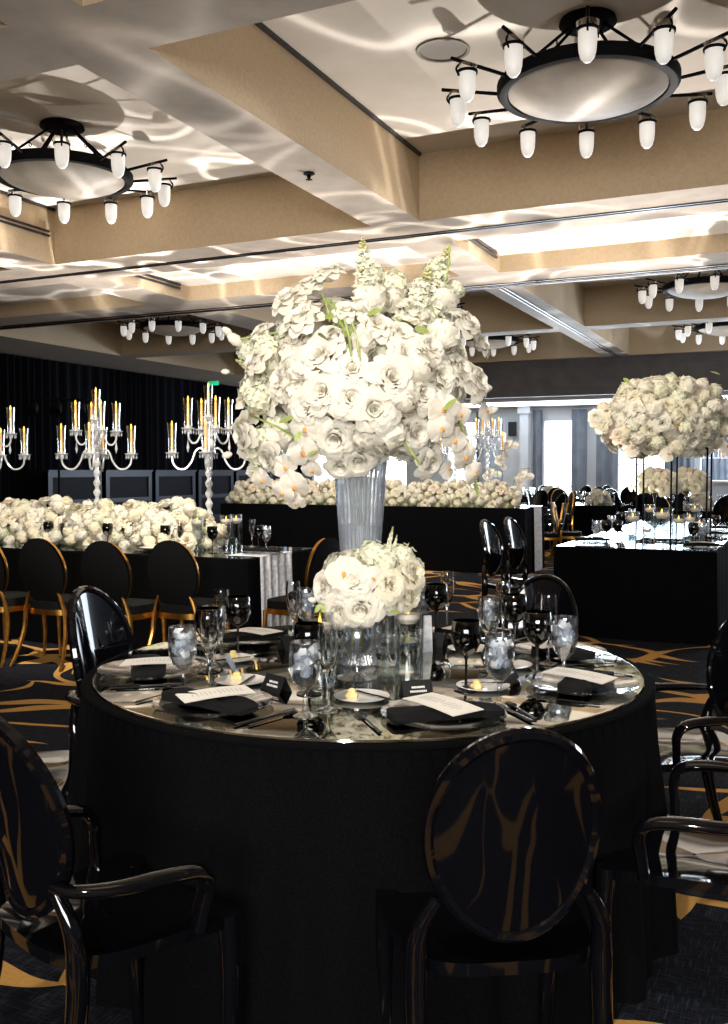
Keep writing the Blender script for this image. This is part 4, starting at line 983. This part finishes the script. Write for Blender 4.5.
# ------------------------------------------------------------------ long linen tables
def linen_table(u0, u1, v0, v1, h, label, clabel, top='black_glass', tname='black gloss sheet on the linen table'):
    """origin: centre, turned with the room"""
    c = W((u0 + u1) / 2, (v0 + v1) / 2); L, Wd = (u1 - u0) / 2, (v1 - v0) / 2
    t = thing('banquet_table', label, 'table', c, -RA)
    b = MB(); b.box(-L + .02, -Wd + .02, h - .05, L - .02, Wd - .02, h - .016); b.build('tabletop', M['blackcard'], t, smooth=False)
    for sx in (-1, 1):
        for sy in (-1, 1):
            b = MB(); b.tube([(sx * (L - .12), sy * (Wd - .12), h - .05), (sx * (L - .12), sy * (Wd - .12), 0)], .02, 6); b.build('leg', M['iron'], t)
    per = []; n = 60
    cs = [(-L, -Wd), (L, -Wd), (L, Wd), (-L, Wd)]
    for i in range(4):
        a, d = cs[i], cs[(i + 1) % 4]; seg = int(((d[0] - a[0]) ** 2 + (d[1] - a[1]) ** 2) ** .5 / .035)
        nx, ny = (d[1] - a[1]), -(d[0] - a[0]); q = (nx * nx + ny * ny) ** .5
        for k in range(seg): s = k / seg; per.append((a[0] + (d[0] - a[0]) * s, a[1] + (d[1] - a[1]) * s, nx / q, ny / q, s * seg * .035, i))
    vs = []; N = len(per)
    for (x, y, nx, ny, s, i) in per:
        f = math.sin(s * 21 + i + math.sin(s * 4) * 1.5) * .012
        for q, z in ((0, h - .003), (.12, h - .03), (.6, h * .45), (1, .01)): vs.append((x + nx * (f * q + .012 * q), y + ny * (f * q + .012 * q), z))
    b = MB(); b.add(vs, [(i * 4 + k, ((i + 1) % N) * 4 + k, ((i + 1) % N) * 4 + k + 1, i * 4 + k + 1) for i in range(N) for k in range(3)])
    b.add([(x, y, h - .003) for (x, y) in cs], [(0, 1, 2, 3)])
    o = b.build('tablecloth', M['cloth'], None, c, -RA, sharp=60); tag(o, clabel, 'tablecloth', 'black floor length tablecloths')
    b = MB(); b.box(-L + .015, -Wd + .015, h - .002, L - .015, Wd - .015, h + .006)
    tag(b.build('glass_sheet', M[top], None, c, -RA, smooth=False), tname, 'table top')
    return c
linen_table(-8.6, -3.72, 5.92, 7.02, .762, 'long table under the crystal candelabra', 'black cloth of the long candelabra table', 'black_glass', 'black gloss sheet topping the candelabra table')
linen_table(-8.3, -3.45, 12.45, 13.5, .90, 'tall long head table behind the round table', 'plain black cloth on the tall head table in the room middle', 'black_glass', 'black gloss sheet topping the head table')
linen_table(-1.98, -.66, 8.08, 12.6, .762, 'long table below the black flower stand', 'black cloth of the table with the black flower stand', 'black_glass', 'black gloss sheet topping the flower stand table')
# hanging silver runner at the ends
def runner(u, v0, v1, h, label):
    b = MB()
    def fn(s, q):
        y = (v1 - v0) * s; return (.02 + .012 * math.sin(s * 30) + .02 * q, y, h - q * (h - .02))
    b.grid(fn, 50, 6); b.grid(lambda s, q: (.02 - .3 * q, (v1 - v0) * s, h + .001), 8, 2)
    tag(b.build('silver_runner', M['runner'], None, W(u, v0), -RA), label, 'runner', 'silver cloth runners')
runner(-3.72, 6.07, 6.57, .772, 'pale silver cloth runner hanging down the end of the candelabra table')
runner(-3.45, 12.85, 13.25, .908, 'silver cloth strip hanging down the end of the head table')

# rose runners: mounds of flowers set side by side
def mound(rx, ry, h, nb, sr, seed, cat='flowers', name='flower_mound', kinds=('peony', 'cream_rose', 'rose', 'hydrangea', 'cream_peony', 'peony')):
    def f():
        rd = random.Random(seed); t = thing(name, '', cat)
        for i in range(nb):
            z = (i + .5) / nb; a = i * 2.39996; r = math.sqrt(1 - z * z); n = Vector((r * math.cos(a), r * math.sin(a), z))
            k = kinds[rd.randrange(len(kinds))]
            if rd.random() < .05: k = 'blush_rose' if rd.random() < .75 or seed >= 8 else 'peach_rose'
            j = rd.uniform(.82, 1.12); p = Vector((n.x * rx * j, n.y * ry * j, n.z * h * j + .02))
            bloom(t, k, p, n + Vector((0, 0, .15)), sr * rd.uniform(.8, 1.25))
        b = MB(); b.ball((0, 0, 0), 1, 14, 8, rx * .82, ry * .82, h * .8); b.v = [(x, y, max(z, 0)) for x, y, z in b.v]; b.build('greenery_base', M['greenery'], t)
        return t
    return f
M['greenery'] = noise_col(pmat('foliage_base', (.3, .3, .15), .8), (.12, .15, .05), (.5, .48, .30), 14)
MO = [Maker(mound(.34, .23, .33, 62, .055, s)) for s in (1, 2, 3)]
wm = ['at the picture edge', 'beside the candelabrum cut by the picture edge', 'left of the middle candelabrum', 'around the foot of the middle candelabrum', 'just past the middle candelabrum', 'before the candelabrum at the table end']
for i, px in enumerate((-18, 18, 55, 97, 138, 178)):
    v = 6.47; MO[i % 3](W(uv_on_v(px, v), v, .768), -RA + (i % 2) * .3, 'low mound of white and cream roses ' + wm[i].replace('left of', 'short of'), 'rose mounds along the candelabra table')
MH = [Maker(mound(.36, .2, .30, 46, .06, 8 + s)) for s in (0, 1)]
for i in range(9):
    MH[i % 2](W(-8.0 + i * .5, 12.85, .906), -RA, 'small white rose mounds along the tall head table, ' + ('at its far end', 'second from its far end', 'third from its far end', 'fourth from its far end', 'in its middle', 'just past its middle', 'third from the silver cloth end', 'next to the last, behind drooping orchids', 'at the silver cloth end')[i], 'rose mounds along the head table')
# plates, glasses and cylinders on the candelabra table (seen from behind the gold chairs)
pw = ['cut off at the picture edge', 'behind the second gold chair', 'behind the third gold chair', 'behind the last gold chair']
for i, px in enumerate((-22, 36, 92, 150)):
    v = 6.08; u = uv_on_v(px, v)
    mk['charger'](W(u, v + .05, .769), 0, 'glass charger at the candelabra table ' + pw[i]); mk['bread'](W(u, v + .05, .79), 0, 'white plate at the candelabra table ' + pw[i], scale=1.5)
for i, (px, w) in enumerate(((48, 'behind the second gold chair'), (107, 'behind the third gold chair'), (165, 'behind the last gold chair'), (212, 'at the table end'))):
    v = 6.25; u = uv_on_v(px, v); mk['wine'](W(u, v, .769), 0, 'black wine glass at the candelabra table ' + w); mk['flute'](W(u + .12, v + .03, .769), 0, 'clear flute at the candelabra table ' + w)
for i, (px, v, w) in enumerate(((30, 6.86, 'far side near the edge candelabrum'), (80, 6.86, 'far side before the middle candelabrum'), (157, 6.86, 'far side past the middle candelabrum'), (191, 6.86, 'far side before the end candelabrum'),
                                (197, 6.4, 'before the end candelabrum'), (226, 6.7, 'just past the end candelabrum'), (236, 6.85, 'past the end candelabrum, behind its neighbour'))):
    CY(W(uv_on_v(px, v), v, .769), 0, 'clear candle cylinder on the candelabra table, ' + w, scale=1.25)
for (px, v, kd, w) in ((258, 6.6, 'wine', 'black wine glass near the silver runner'), (266, 6.66, 'goblet', 'goblet of iced water near the silver runner'), (252, 6.85, 'flute', 'clear flute near the silver runner')):
    mk[kd](W(uv_on_v(px, v), v, .769), 0, w)
u = uv_on_v(262, 6.3); mk['charger'](W(u, 6.3, .77), 0, 'glass charger at the end of the candelabra table'); mk['napkin'](W(u, 6.3, .788), -RA, 'black folded napkin at the end of the candelabra table')

# flower stand table
u_, v_ = uv_on_v(657, 9.1), 9.0
SC = W(uv_on_v(674, 9.0), 9.0, .768)
st = thing('flower_stand', 'tall black metal frame stand carrying the big round rose arrangement', 'flower stand', SC, -RA)
hw, hd_, hh = .30, .2, .84
for sx in (-1, 0, 1):
    for sy in (-1, 1):
        b = MB(); b.tube([(sx * hw, sy * hd_, 0), (sx * hw, sy * hd_, hh)], .009, 6); b.build('post', M['iron'], st)
for z, nm_ in ((.006, 'base_frame'), (hh, 'top_frame')):
    b = MB()
    for sy in (-1, 1): b.tube([(-hw, sy * hd_, z), (hw, sy * hd_, z)], .009, 6)
    for sx in (-1, 1): b.tube([(sx * hw, -hd_, z), (sx * hw, hd_, z)], .009, 6)
    b.build(nm_, M['iron'], st)
b = MB(); b.box(-hw, -hd_, hh, hw, hd_, hh + .012); b.build('top_plate', M['iron'], st, smooth=False)
big = thing('rose_arrangement', 'big round white and cream rose arrangement on the black metal stand', 'flowers', SC + Vector((-.10, 0, 1.09)), 0)
rd = random.Random(4)
for i in range(150):
    z = 1 - 2 * (i + .5) / 150; a = i * 2.39996; r = math.sqrt(1 - z * z); n = Vector((r * math.cos(a), r * math.sin(a), z)); j = rd.uniform(.86, 1.08)
    if n.z < -.85: continue
    k = ('peony', 'cream_rose', 'hydrangea', 'rose', 'cream_peony', 'peony')[rd.randrange(6)]
    wz = .38 if n.z > 0 else .33
    bloom(big, k, Vector((n.x * .53 * j, n.y * .48 * j, n.z * wz * j)), n, rd.uniform(.06, .085))
for i in range(12):
    a = i * .55; bloom(big, 'white_hydrangea', Vector((.3 * math.cos(a), .25 * math.sin(a), .05)), (0, 0, 1), .2)
for (x, z, k, s) in ((-.62, -.02, 'cream_rose', .075), (-.66, .03, 'rose', .06), (-.06, -.04, 'peach_rose', .05), (-.45, -.13, 'blush_rose', .07), (.58, -.16, 'rose', .07), (.5, -.24, 'orchid', .09), (-.35, -.25, 'orchid', .09), (.63, -.08, 'orchid', .08), (-.1, -.3, 'orchid', .08)):
    bloom(big, k, Vector((x, -.42 if abs(x) < .3 else -.2, z)), (x * .5, -1, .2), s)
for (x, z) in ((-.4, .32), (.3, .42), (.12, .36), (-.05, .2), (-.3, .12)): bloom(big, 'leaf', Vector((x, -.3, z)), (x, -.6, .8), .09)
# clutter of that table
for i, (px, v, s, w) in enumerate(((633, 8.28, 1.35, 'tallest by the thin black post'), (648, 8.22, .8, 'short one at the table edge'), (662, 8.45, 1.5, 'tall one in the middle'), (679, 8.4, 1.25, 'below the middle of the stand'),
                                   (690, 8.9, 1.2, 'behind the middle of the stand'), (700, 8.8, 1.0, 'before the outer post'), (668, 9.6, 1.2, 'far inside the stand'), (650, 10.4, 1.3, 'past the stand near the pale ball of flowers'), (695, 10.6, 1.3, 'past the stand by the second ball of flowers'))):
    CY(W(uv_on_v(px, v), v, .769), 0, 'candle cylinder on the flower stand table, ' + w, scale=s)
for i, (px, v, kd, w) in enumerate(((597, 8.6, 'goblet', 'at the near corner'), (607, 8.5, 'wine', 'first by the near corner'), (618, 8.55, 'wine', 'second by the near corner'), (694, 8.4, 'wine', 'below the stand'), (702, 8.5, 'goblet', 'by the menu plates'), (612, 9.6, 'goblet', 'along the far edge'),
                                (622, 10.3, 'wine', 'along the far edge'), (708, 9.3, 'goblet', 'beyond the menu plates'), (716, 10.0, 'wine', 'beyond the menu plates'), (632, 11.4, 'goblet', 'near the far end'), (700, 11.2, 'flute', 'near the far end'))):
    mk[kd](W(uv_on_v(px, v), v, .769), 0, dict(goblet='goblet of iced water', wine='black wine glass', flute='clear flute')[kd] + ' on the flower stand table ' + w)
for i, (px, v, w) in enumerate(((586, 8.55, 'at the near corner'), (703, 8.3, 'at the edge under the stand'), (700, 9.1, 'by the outer post'), (712, 9.9, 'further along the edge'), (716, 10.9, 'near the far end'))):
    p = W(uv_on_v(px, v) if i else -1.75, v, .769); mk['charger'](p, 0, 'glass charger on the flower stand table ' + w)
    mk['napkin'](p + Vector((0, 0, .018)), 0, 'black folded napkin on the flower stand table ' + w); mk['menu'](p + Vector((0, 0, .052)), 1.2, 'cream menu on black napkin of the flower stand table ' + w)
BALL = [Maker(mound(.22, .22, .21, 40, .055, 31, name='flower_ball'))]
def mk_pedestal():
    t = thing('trumpet_stand', '', 'vase', group='clear trumpet stands'); m_lathe([(0, 0), (.07, 0), (.02, .02), (.012, .05), (.012, .32), (.05, .44), (.045, .44), (0, .33)], 16).build('trumpet_glass', M['thin'], t); return t
PD = Maker(mk_pedestal)
for (px, v, w) in ((655, 10.9, 'seen between the black posts'), (687, 12.1, 'smaller looking one beyond the black posts')):
    p = W(uv_on_v(px, v), v, .769); PD(p, 0, 'clear stand under the ball of flowers ' + w); BALL[0](p + Vector((0, 0, .40)), 0, 'ball of white flowers on a clear stand ' + w)
# candelabra and orchids at the end of the head table
for (px, v, w) in ((487, 12.95, 'at the end of the head table'), (455, 14.8, 'far behind the head table, mostly hidden'), (290, 12.95, 'on the head table behind drooping orchids')):
    CA(W(uv_on_v(px, v), v, .908 if v < 13 else .9), .6, 'crystal candelabrum ' + w)
def mk_spray():
    t = thing('orchid_spray', '', 'flowers'); rd = random.Random(6)
    b = MB(); b.tube([(0, 0, 0), (.02, 0, .3), (.1, 0, .5), (.25, 0, .52)], .006, 5); b.build('stem', M['green'], t)
    for i in range(12): q = i / 12; bloom(t, 'orchid', (.02 + .24 * q * q + rd.uniform(-.09, .09), rd.uniform(-.08, .08), .12 + .4 * q + rd.uniform(-.06, .06)), (rd.uniform(-.9, .9), -1, rd.uniform(-.5, .8)), .065)
    return t
OS = Maker(mk_spray)
for (px, v, z, w) in ((497, 12.9, 1.35, 'high among the crystal arms'), (480, 13.0, .95, 'at the foot of the candelabrum'), (512, 13.0, .92, 'at the very end of the head table')):
    OS(W(uv_on_v(px, v), v, z), -.4, 'white orchid spray ' + w)
tk = thing('round_table', '', 'table'); bpy.data.objects.remove(tk)

# ------------------------------------------------------------------ far dining area
def far_table():
    t = thing('linen_round_table', '', 'table', group='far round tables in black linen')
    b = MB(); b.grid(lambda s, q: ((.9 + .03 * q + .02 * q * math.sin(s * 2 * PI * 24)) * math.cos(2 * PI * s), (.9 + .03 * q + .02 * q * math.sin(s * 2 * PI * 24)) * math.sin(2 * PI * s), .755 * (1 - q) + .01 * q), 120, 4, wrap=True)
    b.lathe([(0, .755), (.9, .755)], 120); b.build('cloth', M['cloth'], t)
    b = MB(); b.lathe([(0, .757), (.86, .757), (.86, .765), (0, .765)], 48); b.build('gloss_top', M['black_glass'], t)
    return t
FT = Maker(far_table)
def side_word(a):
    k = int(round((math.degrees(a) % 360) / 45)) % 8
    return ('bar side', 'window and bar side', 'window side', 'window and drape side', 'drape side', 'drape and camera side', 'camera side', 'camera and bar side')[k]
rd = random.Random(9)
ftabs = [(497, 17.2, 'by the head table end'), (598, 18.4, 'before the grey curtains'), (700, 16.0, 'past the flower stand'), (640, 22.6, 'deep in the alcove'), (550, 22.6, 'under the bright window')]
taken = [Vector(((px - 364) / FPX * d, d, 0)) for px, d, w in ftabs]; seats = []
for i, (px, d, w) in enumerate(ftabs):
    w = w.replace('nearest', 'by'); c = Vector(((px - 364) / FPX * d, d, 0)); FT(c, 0, 'far round table in black linen ' + w)
    n = 8
    for k in range(n):
        a = 2 * PI * k / n + i * .37
        mkr = GC if (k + i) % 3 == 0 else GH; P_ = c + Vector((1.12 * math.cos(a), 1.12 * math.sin(a), 0))
        if any((P_ - q).length < 1.35 for q in taken if q != c) or any((P_ - q).length < .62 for q in seats): continue
        seats.append(P_); mkr(P_, face_rot(a + PI), scale=1.07, label='black oval chair at the far table ' + w + ', ' + side_word(a), group='chairs around the far table ' + w)
    for k in range(10):
        a = rd.random() * 6.28; r = rd.uniform(.3, .7)
        kd = ('flute', 'goblet', 'wine')[k % 3] if d < 18.5 else 'flute'
        mk[kd](c + Vector((r * math.cos(a), r * math.sin(a), .766)), 0, dict(goblet='water goblet', wine='black wine glass', flute='clear flute')[kd] + ' among the glasses on the far table ' + w, kd + 's on the far table ' + w)
    for k in range(4):
        a = k * 1.57 + .5; CY(c + Vector((.2 * math.cos(a), .2 * math.sin(a), .766)), 0, 'candle cylinder in the cluster on the far table ' + w, 'candle cylinders on the far table ' + w)
    if i != 0: BALL[0](c + Vector((0, 0, .766 + (.0 if i % 2 else .0))), i, 'low ball of white flowers on the far table ' + w)
# gold framed chairs facing each other by the aisle
for (px, d, th, w) in ((551, 14.6, -.3, 'seen from its side'), (566, 14.2, PI - .2, 'turned to it')):
    chair_at_back(px, d, th, 'gold edged black oval chair in the aisle past the head table, ' + w, GC)
# bar shelf with bottles
bs = thing('bar_shelf', 'white bar counter with back shelf at the far side of the alcove', 'shelf', W(-1.0, 25.6), -RA)
b = MB(); b.box(-1.6, 0, 0, 1.6, .5, 1.1); b.build('counter', M['grey_wall'], bs, smooth=False)
b = MB(); b.box(-1.7, -.05, 1.1, 1.7, .55, 1.15); b.build('counter_top', M['white_wall'], bs, smooth=False)
b = MB(); b.box(-1.6, .3, 1.72, 1.6, .5, 1.75); b.build('shelf_board', M['white_wall'], bs, smooth=False)
for x in (-1.58, 1.55): b = MB(); b.box(x, .3, 1.15, x + .03, .5, 1.72); b.build('shelf_end', M['white_wall'], bs, smooth=False)
def mk_bottle():
    o = put(m_lathe([(0, 0), (.036, 0), (.038, .01), (.038, .17), (.03, .2), (.014, .225), (.013, .28), (.016, .285), (.016, .3), (0, .3)], 14).mesh('bottle', M['bottle']), 'liquor_bottle'); return tag(o, '', 'bottle', 'bottles on the bar shelf')
BO = Maker(mk_bottle); Rb = Matrix.Rotation(-RA, 3, 'Z')
for k in range(16):
    o = BO(bs.location + Rb @ Vector((-1.45 + k * .18,   .4, 1.751)), 0, 'clear liquor bottle on the bar shelf, number ' + 'one two three four five six seven eight nine ten eleven twelve thirteen fourteen fifteen sixteen'.split()[k] + ' along the row')
o = put(m_lathe([(0, 0), (.036, 0), (.038, .01), (.038, .17), (.03, .2), (.014, .225), (.013, .28), (0, .3)], 14).mesh('bottle', M['amber']), 'liquor_bottle', None, bs.location + Rb @ Vector((-1.0, .33, 1.751)))
tag(o, 'orange liquor bottle standing out on the bar shelf', 'bottle')
